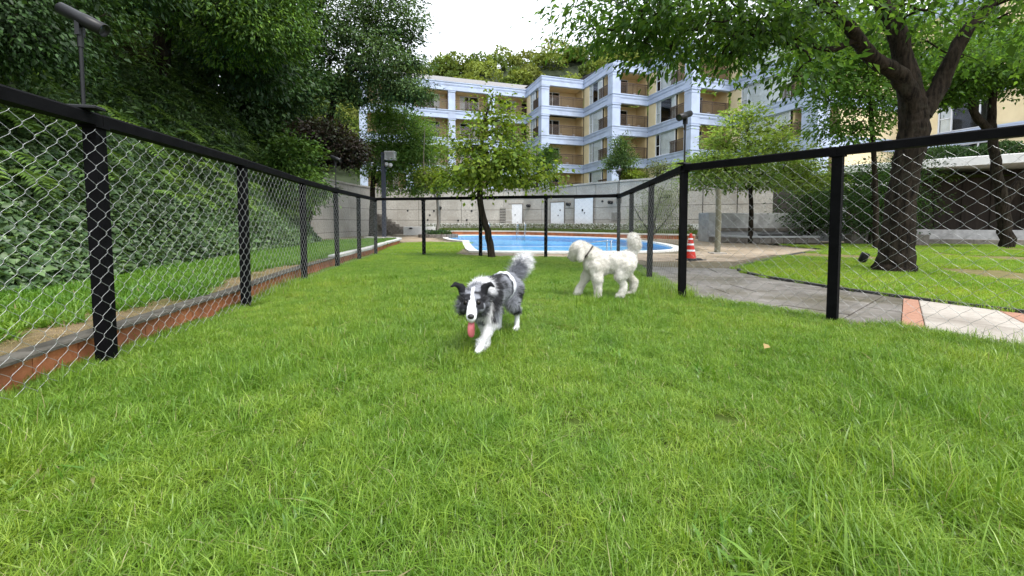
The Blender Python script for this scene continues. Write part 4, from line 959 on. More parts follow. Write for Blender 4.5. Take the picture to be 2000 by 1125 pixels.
def fence(pts, label, sub, rad, side, seed, skip_first=False, skip_last=False, joint=0):
    f = empty('chain_link_fence', (0, 0, 0), 0, label, 'fence', 'black chain link fences round the lawn')
    for i, p in enumerate(pts):
        if (i == 0 and skip_first) or (i == len(pts) - 1 and skip_last): continue
        q = pts[min(i + 1, len(pts) - 1)]; o0 = pts[max(i - 1, 0)]
        o = link_mesh('post', post_mesh, None, f); o.location = (p[0], p[1], 0); o.rotation_euler = (random.uniform(-.006, .006), random.uniform(-.006, .006), math.atan2(q[1] - o0[1], q[0] - o0[0]))
    for i, (a, b) in enumerate(zip(pts[:-1], pts[1:])):
        a, b = Vector(a), Vector(b); d = b - a; L = d.length
        m = MB(); e = .052 if False else 0
        # angle section: flat top plate, deep web
        m.cbox(-.0, L - .004, -.046, .046, 1.580, RH, .012)
        o = m.build('top_rail', m_black, f); o.location = (a.x, a.y, joint); o.rotation_euler = (0, 0, math.atan2(d.y, d.x))
    wp = offset_line(pts, side)
    me = chain_link(wp, .02, 1.57, sub, rad, seed); me.materials.append(m_wire)
    o = link_mesh('wire_mesh', me, None, f); o['kind'] = 'stuff'
    return f
fence(FENCE_L, 'black framed wire fence along the brick kerb below the ivy slope', 5, .0014, -.056, 1)
fence(FENCE_B, 'far black wire fence across the end of the lawn in front of the pool', 1, .0013, -.052, 2, skip_first=True, joint=.003)
fence(FENCE_S, 'short run of black wire fence behind the white dog, leading to the far corner', 1, .0013, -.052, 3, skip_first=True, joint=-.003)
fence(FENCE_R, 'black wire fence along the stone path in front of the big tree', 4, .0014, .055, 4, skip_first=True, joint=.002)

# ------------------------------------------------------------------ floodlights standing on the fence rails
def floodlight(loc, yaw, pitch, label, hgt=.98):
    f = empty('floodlight', (loc[0], loc[1], RH + .004), yaw, label, 'floodlight', 'floodlights on the fence')
    MB().cbox(-.09, .09, -.045, .045, 0, .018, .006).build('base_plate', m_lampblack, f)
    MB().tube([(0, 0, .018), (0, 0, hgt - .12)], .0105, 10).build('pole', m_lampblack, f)
    k = MB(); k.tube([(0, 0, hgt - .13), (0, 0, hgt - .02)], .016, 10); k.box(-.012, .012, -.026, .026, hgt - .06, hgt + .035); k.build('swivel', m_lampblack, f)
    h = MB(); h.lathe([(0, -.125), (.030, -.125), (.037, -.118), (.038, .0), (.0395, .004), (.041, .02), (.041, .135), (.0375, .137), (.0355, .11), (0, .108)], 20)
    o = h.build('lamp_head', m_lampblack, f); o.location = (.01, 0, hgt + .045); o.rotation_euler = (0, math.radians(90) + pitch, 0)
    g = MB(); g.lathe([(.035, .112), (0, .115)], 20); lo = g.build('lens', m_lens, o)
    return f
floodlight((-2.70, 2.62), math.radians(12), math.radians(27), 'near black floodlight on a tall thin pole above the left fence', .51)
floodlight((-3.72, 8.7), math.radians(-20), math.radians(22), 'small far floodlight on the left fence against the dark trees', .58)
floodlight((2.13, 5.1), math.radians(215), math.radians(20), 'black floodlight on the right fence corner in front of the balconies', .55)
floodlight((2.73, 10.5), math.radians(240), math.radians(20), 'thin floodlight on the far right fence corner beside the small terrace tree', .55)

# ------------------------------------------------------------------ objects around
cone = empty('traffic_cone', (4.52, 10.35, 0), .4, 'red and white striped traffic cone standing behind the right fence post', 'traffic cone')
b = MB(); b.cbox(-.19, .19, -.19, .19, 0, .045, .015); b.build('base', m_rubber, cone)
rad_at = lambda z: .135 - (.135 - .035) * (z - .045) / .60
zs = [.045, .215, .262, .37, .415, .51, .548, .645]
for i in range(7):
    m = MB(); z0, z1 = zs[i], zs[i + 1]; w = i % 2; e = .003 if w else 0
    m.lathe([(rad_at(z0) + e, z0 + .0005), (rad_at(z1) + e, z1)] + ([(.026, .668), (0, .672)] if i == 6 else []), 24)
    m.build('white_band' if w else 'cone_body', m_conewhite if w else m_orange, cone)
MB().box(-.26, .30, -.24, .24, -.003, .012).build('ground_mat', m_rubber, cone)

sp = empty('ground_spotlight', (8.05, 9.35, 0), .3, 'small black spotlight on the grass left of the big trunk', 'spotlight')
MB().tube([(0, 0, -.05), (0, 0, .07)], .018, 8).build('spike', m_lampblack, sp)
h = MB(); h.lathe([(0, -.11), (.07, -.11), (.078, -.10), (.08, .10), (.074, .12), (.07, .09), (0, .088)], 18); o = h.build('lamp_head', m_lampblack, sp); o.location = (0, 0, .14); o.rotation_euler = (.25, .25, 0)

lp = empty('lamp_post', (-8.1, 26.0, .0), 0, 'tall grey square lamp post with louvred lantern at the left end of the wall', 'lamp post')
MB().box(-.11, .11, -.11, .11, 0, 5.35).build('pole', m_greypole, lp)
m = MB(); m.box(.13, .78, -.25, .25, 4.86, 4.92); m.box(.13, .78, -.25, .25, 5.32, 5.39); m.box(.15, .19, -.23, .23, 4.92, 5.32); m.box(.72, .76, -.23, .23, 4.92, 5.32)
for k in range(5): m.box(.19, .72, -.24, .2, 4.96 + k * .072, 5.0 + k * .072)
m.build('lantern', m_whitestone, lp)
MB().box(.2, .7, -.1, .18, 4.94, 5.3).build('lantern_core', m_core, lp)
for sx, zz in ((.25, 4.55), (.5, 4.5)):
    m = MB(); m.lathe([(0, -.14), (.10, -.13), (.12, .08), (.10, .13), (0, .1)], 14); o = m.build('spotlight', m_whitestone, lp); o.location = (sx, -.2, zz); o.rotation_euler = (math.radians(70), 0, .5)
MB().tube([(.1, -.1, 4.5), (.3, -.15, 4.52), (.5, -.2, 4.42)], .03, 6).build('bracket', m_greypole, lp)

stake = empty('wooden_stake', (6.28, 12.5, 0), 0, 'weathered upright wooden stake in front of the stone bench', 'post')
MB().tube([(0, 0, -.1), (.01, 0, 1.0), (-.01, 0, 1.95)], [.085, .082, .078], 12, smooth=True).build('pole', m_post, stake)
MB().cbox(-.2, .2, -.2, .2, -.01, .03, .01).build('footing', m_lightpave, stake)

def rail_ladder(x, y, rz, label):
    l = empty('pool_ladder', (x, y, 0), rz, label, 'pool ladder', 'steel pool ladders')
    for s in (-.28, .28):
        MB().tube(smooth_line([Vector(p) for p in [(s, .45, .0), (s, .45, .55), (s, .38, .85), (s, .1, .98), (s, -.18, .85), (s, -.25, .45), (s, -.25, -.7)]], 5), .024, 8).build('rail', m_steel, l)
    for k in range(3): MB().box(-.28, .28, -.29, -.21, -.25 - .25 * k, -.22 - .25 * k).build('tread', m_steel, l)
rail_ladder(-1.95, 29.75, -.05, 'curved steel pool ladder rails behind the leaning trunk')
rail_ladder(.65, 29.35, -.15, 'curved steel pool ladder rails in front of the left white door')
hr = empty('pool_handrail', (2.75, 13.85, 0), 0, 'steel handrail with black lamp at the near pool edge behind the white dog', 'handrail')
MB().tube(smooth_line([Vector(p) for p in [(-.35, 1.2, -.9), (-.35, 1.2, .05), (-.3, 1.1, .14), (.55, .1, .30), (.6, .0, .28), (.6, -.02, -.1)]], 6), .022, 8).build('rail', m_steel, hr)
MB().tube(smooth_line([Vector(p) for p in [(-.1, 1.2, -.9), (-.1, 1.2, .05), (-.05, 1.1, .14), (.5, .35, .30), (.52, .25, .28), (.52, .22, -.1)]], 6), .022, 8).build('rail', m_steel, hr)
MB().box(-.5, -.25, 1.1, 1.3, .12, .22).build('lamp', m_lampblack, hr)

# stone bench and platform
sb = empty('stone_bench', (9.6, 20.3, 0), -.02, 'long pale concrete backed stone bench behind the young maple', 'bench')
MB().cbox(0, 7.2, .55, .85, 0, 1.42, .015).build('backrest', m_concrete, sb)
MB().cbox(-.05, .3, -.4, .54, 0, 1.42, .015).build('end_panel', m_concrete, sb)
for k in range(4): MB().cbox(.31 + k * 1.75, 2.04 + k * 1.75, -.05, .545, .50, .66, .01).build('seat_slab', m_stonebrown, sb)
MB().box(.35, 7.2, .1, .54, 0, .49).build('base', m_concrete, sb)
pf = empty('stone_platform', (9.2, 18.6, 0), 0, 'low curved brown stone platform in front of the backed bench', 'platform')
arcp = [(0, .9)] + [(.2 + .55 * k, .9 - 1.3 * math.sin(min(1, (k + .6) / 4) * math.pi / 2) + .02 * k) for k in range(9)] + [(5.2, .9)]
for i in range(1, len(arcp) - 1):
    x0, y0 = arcp[i]; x1, y1 = arcp[i + 1]
    MB().prism([(x0 + .01, y0), (x1 - .01, y1), (x1 - .01, .95), (x0 + .01, .95)], 0.02, .26).build('block', m_stonebrown, pf)
    MB().prism([(x0 + .005, y0 - .05), (x1 - .005, y1 - .05), (x1 - .005, .97), (x0 + .005, .97)], .262, .33).build('slab', m_concrete, pf)
MB().cbox(2.2, 4.0, .0, .4, .331, .39, .01).build('dark_board', m_rubber, pf)
for (x, y, L, h, rz, lab) in ((14.6, 17.6, 3.2, .42, -.05, 'low brown stone kerb wall left of the big trunk'), (17.2, 17.8, 9.0, .22, -.3, 'long low stone edging in front of the arcade right of the big trunk'), (16.4, 19.0, 1.5, .75, -.1, 'dark stone block under the shrubs right of the big trunk')):
    e = empty('stone_edging', (x, y, 0), rz, lab, 'stone edging', 'low stone walls in front of the arcade'); n = max(2, int(L / 1.1))
    for k in range(n): MB().cbox(k * L / n + .006, (k + 1) * L / n - .006, 0, .42, -.05, h + random.uniform(-.006, .006), .012).build('stone', m_stonebrown, e)
gr = empty('garden_steps', (9.9, 23.6, 0), -.5, 'pale stone steps and kerb at the foot of the wall left of the bench', 'steps')
for k in range(3): MB().cbox(-1.9, 1.6, -.2 + .4 * k, .2 + .4 * k, 0, .18 * (k + 1), .01).build('step', m_concrete if k % 2 else m_stonebrown, gr)
isl = empty('tree_island', (-4.7, 26.1, 0), 0, 'low oval planting bed with pebble edge around the slender tree', 'planting bed')
m = MB(); m.prism([(1.05 * math.cos(a) , .85 * math.sin(a)) for a in np.linspace(0, 2 * math.pi, 24)[:-1]], -.02, .14); m.build('soil', m_soil, isl)
for a in np.linspace(0, 2 * math.pi, 23)[:-1]:
    o = MB().cbox(-.16, .16, -.1, .1, -.02, .2, .02).build('edge_stone', m_stonebrown, isl); o.location = (1.15 * math.cos(a), .95 * math.sin(a), 0); o.rotation_euler = (0, 0, a + math.pi / 2)
n = 700; a = rng.uniform(0, 6.28, n); q = rng.uniform(0, .85, n) ** .6; P = np.stack([q * np.cos(a), .8 * q * np.sin(a), .12 + rng.uniform(0, .28, n)], 1)
V, T = leaf_arrays(P, rng.normal(size=(n, 3)) + [0, 0, .6], rng.normal(size=(n, 3)) + [0, 0, 1], rng.uniform(.1, .2, n), rng.uniform(.05, .09, n))
link_mesh('plants', tri_mesh('plants', V, T, np.repeat(leaf_cols(n, G_MID), 4, 0)), m_lf_dark, isl)['kind'] = 'stuff'
for (x, y, z, rz, c, lab) in ((1.78, 2.85, .06, .5, (.50, .36, .16), 'tan fallen leaf lying in the lawn right of centre'), (1.36, 6.5, .07, 1.2, (.62, .58, .05), 'yellow fallen leaf on the grass under the white dog\'s head')):
    V, T = leaf_arrays(np.array([[0, 0, 0.]]), np.array([[1., .2, .25]]), np.array([[.1, -.4, 1.]]), np.array([.085]), np.array([.05]))
    o = link_mesh('fallen_leaf', tri_mesh('fallen_leaf', V, T, np.tile([c], (4, 1))), m_lf_light); o.location = (x, y, z); o.rotation_euler = (0, 0, rz)
    tag(o, lab, 'leaf', 'fallen leaves')

# ------------------------------------------------------------------ dogs
def body_mesh(blobs, voxel, smooth_it=6):
    """blobs: (p, q, r0, r1) capsules or (p, (rx,ry,rz), rot) ellipsoids fused into one closed skin"""
    bm = bmesh.new()
    def ball(c, s, R=None):
        mt = Matrix.Translation(c) @ (R.to_4x4() if R else Matrix()) @ Matrix.Diagonal((*s, 1))
        bmesh.ops.create_icosphere(bm, subdivisions=2, radius=1, matrix=mt)
    for b in blobs:
        if len(b) == 4:
            p, q = Vector(b[0]), Vector(b[1]); n = max(2, int((q - p).length / (min(b[2], b[3]) * .3)) + 1)
            for i in range(n + 1):
                t = i / n; rr = b[2] + (b[3] - b[2]) * t; ball(p.lerp(q, t), (rr, rr, rr))
        else:
            ball(Vector(b[0]), b[1], Matrix.Rotation(b[2][0], 3, 'Z') @ Matrix.Rotation(b[2][1], 3, 'Y'))
    me = bpy.data.meshes.new('tmp'); bm.to_mesh(me); bm.free()
    o = bpy.data.objects.new('tmp', me); COL.objects.link(o)
    md = o.modifiers.new('r', 'REMESH'); md.mode = 'VOXEL'; md.voxel_size = voxel
    sm = o.modifiers.new('s', 'SMOOTH'); sm.factor = .5; sm.iterations = smooth_it
    dg = bpy.context.evaluated_depsgraph_get(); res = bpy.data.meshes.new_from_object(o.evaluated_get(dg))
    bpy.data.objects.remove(o); return res
def mesh_tris(me):
    me.calc_loop_triangles(); V = np.empty(len(me.vertices) * 3, np.float32); me.vertices.foreach_get('co', V)
    T = np.empty(len(me.loop_triangles) * 3, np.int32); me.loop_triangles.foreach_get('vertices', T)
    return V.reshape(-1, 3), T.reshape(-1, 3)
def paint(me, fn):
    V, T = mesh_tris(me); C = fn(V)
    ca = me.color_attributes.new('Col', 'FLOAT_COLOR', 'POINT'); ca.data.foreach_set('color', np.concatenate([C, np.ones((len(C), 1))], 1).astype(np.float32).ravel())
    me.polygons.foreach_set('use_smooth', np.ones(len(me.polygons), bool))
def fur(me, n, colfn, lenfn, flowfn, width, seed, curl=.3, segs=2):
    """tapered hair strips rooted on the skin"""
    r = np.random.default_rng(seed); V, T = mesh_tris(me)
    A, B, C = V[T[:, 0]], V[T[:, 1]], V[T[:, 2]]; cr = np.cross(B - A, C - A); ar = np.linalg.norm(cr, axis=1); nrm = unit(cr)
    ti = r.choice(len(T), n, p=ar / ar.sum()); u, v = r.random(n), r.random(n); k = u + v > 1; u[k], v[k] = 1 - u[k], 1 - v[k]
    P = A[ti] + (B - A)[ti] * u[:, None] + (C - A)[ti] * v[:, None]; N = nrm[ti]
    L, lift = lenfn(P); L = L * r.uniform(.6, 1.2, n)
    F = flowfn(P, N); F = F - N * np.sum(F * N, 1, keepdims=True); F = unit(F + r.normal(0, curl, (n, 3)))
    lift = lift[:, None]
    D0 = unit(N * lift + F * (1 - lift)); bend = unit(F * .9 + [0, 0, -.35] + r.normal(0, curl * .5, (n, 3)))
    S_ = unit(np.cross(D0, N + r.normal(0, .6, (n, 3)))); rows = []
    p = P - N * .004; d = D0
    for s in range(segs + 1):
        w = width * (1 - .85 * s / segs); rows += [p - S_ * w * .5, p + S_ * w * .5]
        p = p + d * (L / segs)[:, None]; d = unit(d + (bend - d) * .35)
    R = np.stack(rows, 1); nvp = 2 * (segs + 1); base = np.arange(n)[:, None, None] * nvp
    tt = []
    for s in range(segs): tt += [[2 * s, 2 * s + 1, 2 * s + 3], [2 * s, 2 * s + 3, 2 * s + 2]]
    TT = (base + np.array(tt)[None]).reshape(-1, 3)
    c = colfn(P) * (1 + r.normal(0, .14, (n, 1)))
    return tri_mesh('coat', R.reshape(-1, 3), TT, np.repeat(np.clip(c, .003, .9), nvp, 0))
m_skin = attr_mat('dog_skin', .85, .1)
m_fur = attr_mat('dog_fur', .6, .25)
m_eye = M('eye_dark', (.008, .005, .004), rough=.22, spec=.3)
m_nose = M('nose_black', (.012, .011, .012), (.022, .02, .021), 60, .35, .3, 300)
m_tongue = M('tongue_pink', (.38, .085, .10), (.46, .13, .14), 30, .35, .25, 200)
m_band = M('white_cloth', (.46, .48, .54), (.66, .68, .72), 40, .85, .5, 90)
m_collar = M('collar_dark', (.03, .022, .02), (.05, .04, .035), 20, .6)

# --- blue merle collie, walking to the camera
HD = Vector((.93, .37, 0)).normalized(); HS = Vector((-HD.y, HD.x, 0)); HC = Vector((.40, .015, .385))
HK = 1.20
def hd(f, s, u): return tuple(HC + HD * (f * HK) + HS * (s * HK) + Vector((0, 0, u * HK)))
dog = empty('collie_dog', (-.15, 3.25, .005), math.atan2(-.94, -.35), 'grey and white merle collie walking towards the camera with its tongue out', 'dog')
Hr = math.atan2(HD.y, HD.x)
cb = [((-.27, 0, .405), (.125, .098, .105), (0, .15)), ((-.10, 0, .405), (.17, .098, .108), (0, 0)), ((.10, 0, .385), (.17, .112, .135), (0, -.05)), ((.21, 0, .375), (.11, .105, .125), (0, 0)),
      ((.20, 0, .42), (.37, .012, .40), .10, .085), ((.25, .0, .33), (.33, .01, .33), .075, .06),
      (hd(0, 0, 0), (.106, .090, .084), (Hr, .1)), (hd(.035, .038, -.022), (.060, .058, .054), (Hr, 0)), (hd(.035, -.038, -.022), (.060, .058, .054), (Hr, 0)),
      (hd(.06, 0, -.022), hd(.135, 0, -.062), .053, .036), (hd(.07, 0, -.05), hd(.118, 0, -.088), .031, .022),
      # fore legs: left reaches forward and across, right carries the weight
      ((.20, .075, .33), (.235, .085, .19), .062, .042), ((.235, .085, .19), (.315, .055, .085), .040, .026), ((.315, .055, .085), (.345, .045, .045), .027, .027), ((.345, .045, .04), (.385, .04, .025), .030, .022),
      ((.19, -.06, .33), (.14, -.05, .20), .060, .042), ((.14, -.05, .20), (.145, .01, .065), .037, .025), ((.145, .01, .065), (.17, .025, .022), .026, .026), ((.17, .025, .02), (.20, .03, .016), .028, .02),
      # hind legs: thigh, shank back to the hock, upright below it
      ((-.28, .07, .38), (-.225, .08, .255), .085, .056), ((-.225, .08, .255), (-.36, .075, .155), .050, .028), ((-.36, .075, .155), (-.35, .075, .04), .024, .023), ((-.35, .075, .022), (-.30, .075, .018), .027, .022),
      ((-.28, -.07, .38), (-.20, -.08, .255), .085, .056), ((-.20, -.08, .255), (-.33, -.075, .155), .050, .028), ((-.33, -.075, .155), (-.305, -.075, .04), .024, .023), ((-.305, -.075, .022), (-.255, -.075, .018), .027, .022),
      # tail
      ((-.36, 0, .43), (-.44, .03, .49), .034, .036), ((-.44, .03, .49), (-.50, .075, .575), .040, .044), ((-.50, .075, .575), (-.49, .10, .63), .044, .028)]
for s in (1, -1):       # ears: raised base, tip folding outwards
    cb += [(hd(-.02, .050 * s, .040), hd(-.015, .072 * s, .085), .038, .027), (hd(-.015, .072 * s, .085), hd(.0, .102 * s, .105), .024, .016), (hd(.0, .102 * s, .105), hd(.020, .125 * s, .092), .017, .009)]
cme = body_mesh(cb, .0075)
def collie_col(P):
    P = np.asarray(P, float); n = len(P); rel = (P - np.array(HC)) / HK; f = rel @ np.array(HD); s = rel @ np.array(HS); u = rel[:, 2]
    n1 = vnoise(P * [1, 1, .7], 17, 3); n2 = vnoise(P, 42, 4); n3 = vnoise(P, 9, 8)
    grey = np.array([.26, .27, .305]); blk = np.array([.022, .022, .025]); wh = np.array([.74, .74, .76])
    n4 = vnoise(P * [1, 1.4, .6], 30, 12); k = np.clip((n1 * .9 + n4 * .9 + n2 * .5) * 2.4 + .52, 0, 1)[:, None]
    C = blk * (1 - k) + grey * k * (1 + .25 * n2[:, None])
    def put(m, c): C[m] = c if np.ndim(c) == 1 else c[m]
    legs_white = (P[:, 2] < .17 + .03 * n3) & (P[:, 0] < .30) | ((P[:, 0] > .2) & (P[:, 2] < .225 + .02 * n3) & (P[:, 1] > -.12))
    put(legs_white, wh)
    chest = (P[:, 0] > .20) & (P[:, 2] < .385 + .03 * n1) & (np.abs(P[:, 1]) < .10)
    put(chest, wh)
    ruff = (P[:, 0] > .17) & (P[:, 0] < .335) & (P[:, 2] > .30) & (n1 > -.35)
    put(ruff & (P[:, 2] > .43), wh * .95); put(ruff & (P[:, 2] < .40), wh)
    put((P[:, 0] < -.43) & (P[:, 2] > .51), wh)
    put((P[:, 0] < -.40) & (P[:, 2] > .4) & (P[:, 0] > -.46), grey * .9)
    head = (f > -.085) & (np.abs(s) < .16) & (u > -.13) & (P[:, 0] > .31)
    dark = np.clip(.34 + n2 * 1.7 + n1 * .7, 0, 1)[:, None]; hc = blk * (1 - dark * .75) + grey * dark * .75
    put(head, hc)
    ears = head & (u > .055) & (np.abs(s) > .045); put(ears, blk * .8)
    blaze = head & (np.abs(s) < .0085 + .004 * n2 + .012 * np.clip((f - .05) * 12, 0, 1)) & (u > -.2) & (f > -.03); put(blaze, wh)
    muz = head & (f > .075) & (np.abs(s) < .018 + .22 * np.clip(f - .075, 0, 1)); put(muz, wh)
    eyep = head & (f > .02) & (f < .10) & (np.abs(np.abs(s) - .045) < .022) & (u > -.03) & (u < .03); put(eyep, blk)
    put(head & (f > .02) & (u < -.065), wh * .95)
    return C
paint(cme, collie_col)
link_mesh('body', cme, m_skin, dog)
def collie_len(P):
    rel = (P - np.array(HC)) / HK; f = rel @ np.array(HD); sa = np.abs(rel @ np.array(HS)); u = rel[:, 2]; L = np.full(len(P), .042); lift = np.full(len(P), .32)
    L[P[:, 2] < .16] = .014
    head = (f > -.05) & (P[:, 0] > .31) & (u > -.13); L[head] = .014; L[head & (f > .03)] = .007; L[(f > -.12) & (f < -.02) & (P[:, 0] > .28) & (u < .05)] = .045
    L[(P[:, 0] > .17) & (P[:, 0] < .34) & (P[:, 2] > .24)] = .060; L[(P[:, 2] < .33) & (P[:, 0] < .2) & (P[:, 2] > .22) & (np.abs(P[:, 1]) < .1)] = .055
    bk = (P[:, 0] < -.26) & (P[:, 2] > .2) & (P[:, 2] < .38); L[bk] = .05
    t = (P[:, 0] < -.39) & (P[:, 2] > .42); L[t] = .085; lift[t] = .55
    ck = head & (sa > .045) & (f < .06) & (u < .03); L[ck] = .052; lift[ck] = .55
    e = head & (u > .06); L[e] = .012
    pw = (P[:, 2] < .22) & (P[:, 2] > .09) & (P[:, 0] > .15); L[pw] = .026
    return L, lift
def collie_flow(P, N):
    F = np.tile(np.array([-1.0, 0, -.45]), (len(P), 1)); rel = P - np.array(HC); f = rel @ np.array(HD)
    lo = P[:, 2] < .25; F[lo] = [-.35, 0, -1]
    hdm = (f > -.05) & (P[:, 0] > .31); F[hdm] = -np.array(HD) + [0, 0, -.1]
    fr = (P[:, 0] > .2) & (P[:, 2] < .36) & ~hdm; F[fr] = [-.1, 0, -1]
    t = (P[:, 0] < -.39) & (P[:, 2] > .42); F[t] = [-.55, .35, -.15]
    return F
cf = fur(cme, 60000, collie_col, collie_len, collie_flow, .0025, 5, curl=.24)
link_mesh('coat', cf, m_fur, dog)
def uvball(name, c, s, mat, parent, R=None):
    bm = bmesh.new(); bmesh.ops.create_uvsphere(bm, u_segments=16, v_segments=10, radius=1, matrix=Matrix.Translation(c) @ (R or Matrix()) @ Matrix.Diagonal((*s, 1)))
    me = bpy.data.meshes.new(name); bm.to_mesh(me); bm.free(); me.polygons.foreach_set('use_smooth', np.ones(len(me.polygons), bool)); return link_mesh(name, me, mat, parent)
for s in (1, -1): uvball('eye', hd(.073, .036 * s, .008), (.0155, .0155, .0155), m_eye, dog)
uvball('nose', hd(.158, 0, -.052), (.020, .023, .018), m_nose, dog, Matrix.Rotation(Hr, 4, 'Z'))
tg = MB(); V = []; F = []
prof = [(.110, -.088, .016), (.130, -.094, .020), (.142, -.108, .022), (.146, -.130, .024), (.145, -.152, .023), (.141, -.168, .017), (.137, -.176, .006)]
for thick in (0, -.006):
    for f_, u_, w_ in prof:
        for k in range(5):
            q = (k - 2) / 2; V.append(hd(f_ + thick + .004 * q * q, q * w_ * .85, u_ + thick * .4 + .003 * abs(q)))
nr = len(prof)
for i in range(nr - 1):
    for k in range(4):
        a = i * 5 + k; F.append((a, a + 1, a + 6, a + 5)); b = a + nr * 5; F.append((b, b + 5, b + 6, b + 1))
for i in range(nr - 1):
    for k in (0, 4): a = i * 5 + k; F.append((a, a + 5, a + 5 + nr * 5, a + nr * 5))
for k in range(4): a = (nr - 1) * 5 + k; F.append((a, a + 1, a + 1 + nr * 5, a + nr * 5))
tg.add(V, F, True).build('tongue', m_tongue, dog)
mo = MB(); mo.tube([hd(.118, -.026, -.080), hd(.135, -.012, -.078), hd(.141, 0, -.080), hd(.135, .012, -.078), hd(.118, .026, -.080)], .0045, 6); mo.build('mouth', m_nose, dog)
bb = MB(); V = []; F = []; NS = 28
for i, x in enumerate((-.235, -.228, -.205, -.182, -.175)):
    for k in range(NS):
        a = 2 * math.pi * k / NS; rr = (.127 if i in (1, 2, 3) else .119) + .004 * math.sin(k * 2.3 + i) + .003 * math.sin(k * 5.1 + 2 * i) ; V.append((x + .006 * math.sin(k * 1.7 + i * 2) - .05 * (math.sin(a) < 0) * abs(math.sin(a)) * 0, rr * .93 * math.cos(a), .402 + rr * .99 * math.sin(a)))
for i in range(4):
    for k in range(NS): F.append((i * NS + k, i * NS + (k + 1) % NS, (i + 1) * NS + (k + 1) % NS, (i + 1) * NS + k))
bb.add(V, F, True).build('belly_band', m_band, dog)

# --- white poodle, side on, walking to the left and looking away
pd = empty('poodle_dog', (1.2, 5.1, .005), math.pi, 'fluffy white poodle walking left in front of the pool fence, tail raised', 'dog')
pb = [((.12, 0, .425), (.185, .145, .165), (0, -.08)), ((-.08, 0, .445), (.20, .135, .145), (0, .06)), ((-.23, 0, .46), (.135, .135, .140), (0, 0)), ((.20, 0, .44), (.115, .12, .145), (0, 0)),
      ((.15, 0, .49), (.32, -.02, .60), .130, .105), ((.365, -.035, .605), (.098, .092, .108), (0, .75)), ((.395, -.06, .565), (.415, -.08, .525), .084, .072), ((.31, -.02, .65), (.36, -.03, .655), .06, .06), ((.345, .07, .60), (.36, .085, .50), .036, .044),
      ((.17, .085, .40), (.15, .10, .24), .092, .068), ((.15, .10, .24), (.145, .10, .06), .053, .044), ((.145, .10, .05), (.165, .10, .035), .044, .038),
      ((.18, -.08, .38), (.265, -.10, .235), .085, .062), ((.265, -.10, .235), (.355, -.10, .06), .047, .037), ((.355, -.10, .06), (.385, -.10, .035), .046, .034),
      ((-.22, .075, .42), (-.13, .085, .28), .105, .075), ((-.13, .085, .28), (-.185, .08, .165), .056, .044), ((-.185, .08, .165), (-.15, .075, .05), .043, .041), ((-.15, .075, .045), (-.115, .075, .035), .042, .036),
      ((-.24, -.075, .42), (-.26, -.10, .29), .105, .076), ((-.26, -.10, .29), (-.37, -.11, .185), .056, .045), ((-.37, -.11, .185), (-.335, -.115, .05), .043, .041), ((-.335, -.115, .045), (-.295, -.115, .035), .042, .036),
      ((-.30, 0, .54), (-.325, .0, .63), .055, .065), ((-.325, 0, .65), (-.31, 0, .735), .074, .072), ((-.325, 0, .69), (.06, .06, .10), (0, 0))]
pme = body_mesh(pb, .010, 5)
V, T = mesh_tris(pme)
nrm = np.empty(len(pme.vertices) * 3, np.float32); pme.vertices.foreach_get('normal', nrm); nrm = nrm.reshape(-1, 3)
V = V + nrm * (vnoise(V, 55, 2) * .006 + vnoise(V, 22, 6) * .007)[:, None]; pme.vertices.foreach_set('co', V.astype(np.float32).ravel()); pme.update()
def pood_col(P):
    P = np.asarray(P, float); k = np.clip(.5 + .5 * vnoise(P, 14, 5), 0, 1)[:, None]
    return np.array([.60, .57, .51]) * (1 - k) + np.array([.72, .70, .66]) * k
paint(pme, pood_col); link_mesh('body', pme, m_skin, pd)
def pood_len(P):
    L = np.full(len(P), .019); L[P[:, 2] > .6] = .024; L[(P[:, 0] < -.26) & (P[:, 2] > .6)] = .036; return L, np.full(len(P), .62)
pf_ = fur(pme, 55000, pood_col, pood_len, lambda P, N: np.tile([-.4, 0, -.6], (len(P), 1)) + rng.normal(0, .9, (len(P), 3)), .0030, 6, curl=.75)
link_mesh('coat', pf_, m_fur, pd)
cl = MB(); ax = (Vector((.32, -.02, .60)) - Vector((.17, 0, .49))).normalized(); cc = Vector((.262, -.012, .557)); u_ = Vector((0, 1, 0)).cross(ax).normalized(); v_ = ax.cross(u_)
V = []; F = []
for i, (s, rr) in enumerate(((-.010, .124), (.010, .119), (.010, .112), (-.010, .116))):
    for k in range(28):
        a = 2 * math.pi * k / 28; V.append(cc + ax * s + (u_ * math.cos(a) + v_ * math.sin(a)) * rr)
for i in range(4):
    for k in range(28): F.append((i * 28 + k, i * 28 + (k + 1) % 28, ((i + 1) % 4) * 28 + (k + 1) % 28, ((i + 1) % 4) * 28 + k))
cl.add(V, F, True).build('collar', m_collar, pd)
uvball('nose', (.470, -.165, .49), (.018, .016, .014), m_nose, pd)
for y in (-.085, -.02): uvball('eye', (.445, y - .03, .60), (.012, .012, .012), m_eye, pd)

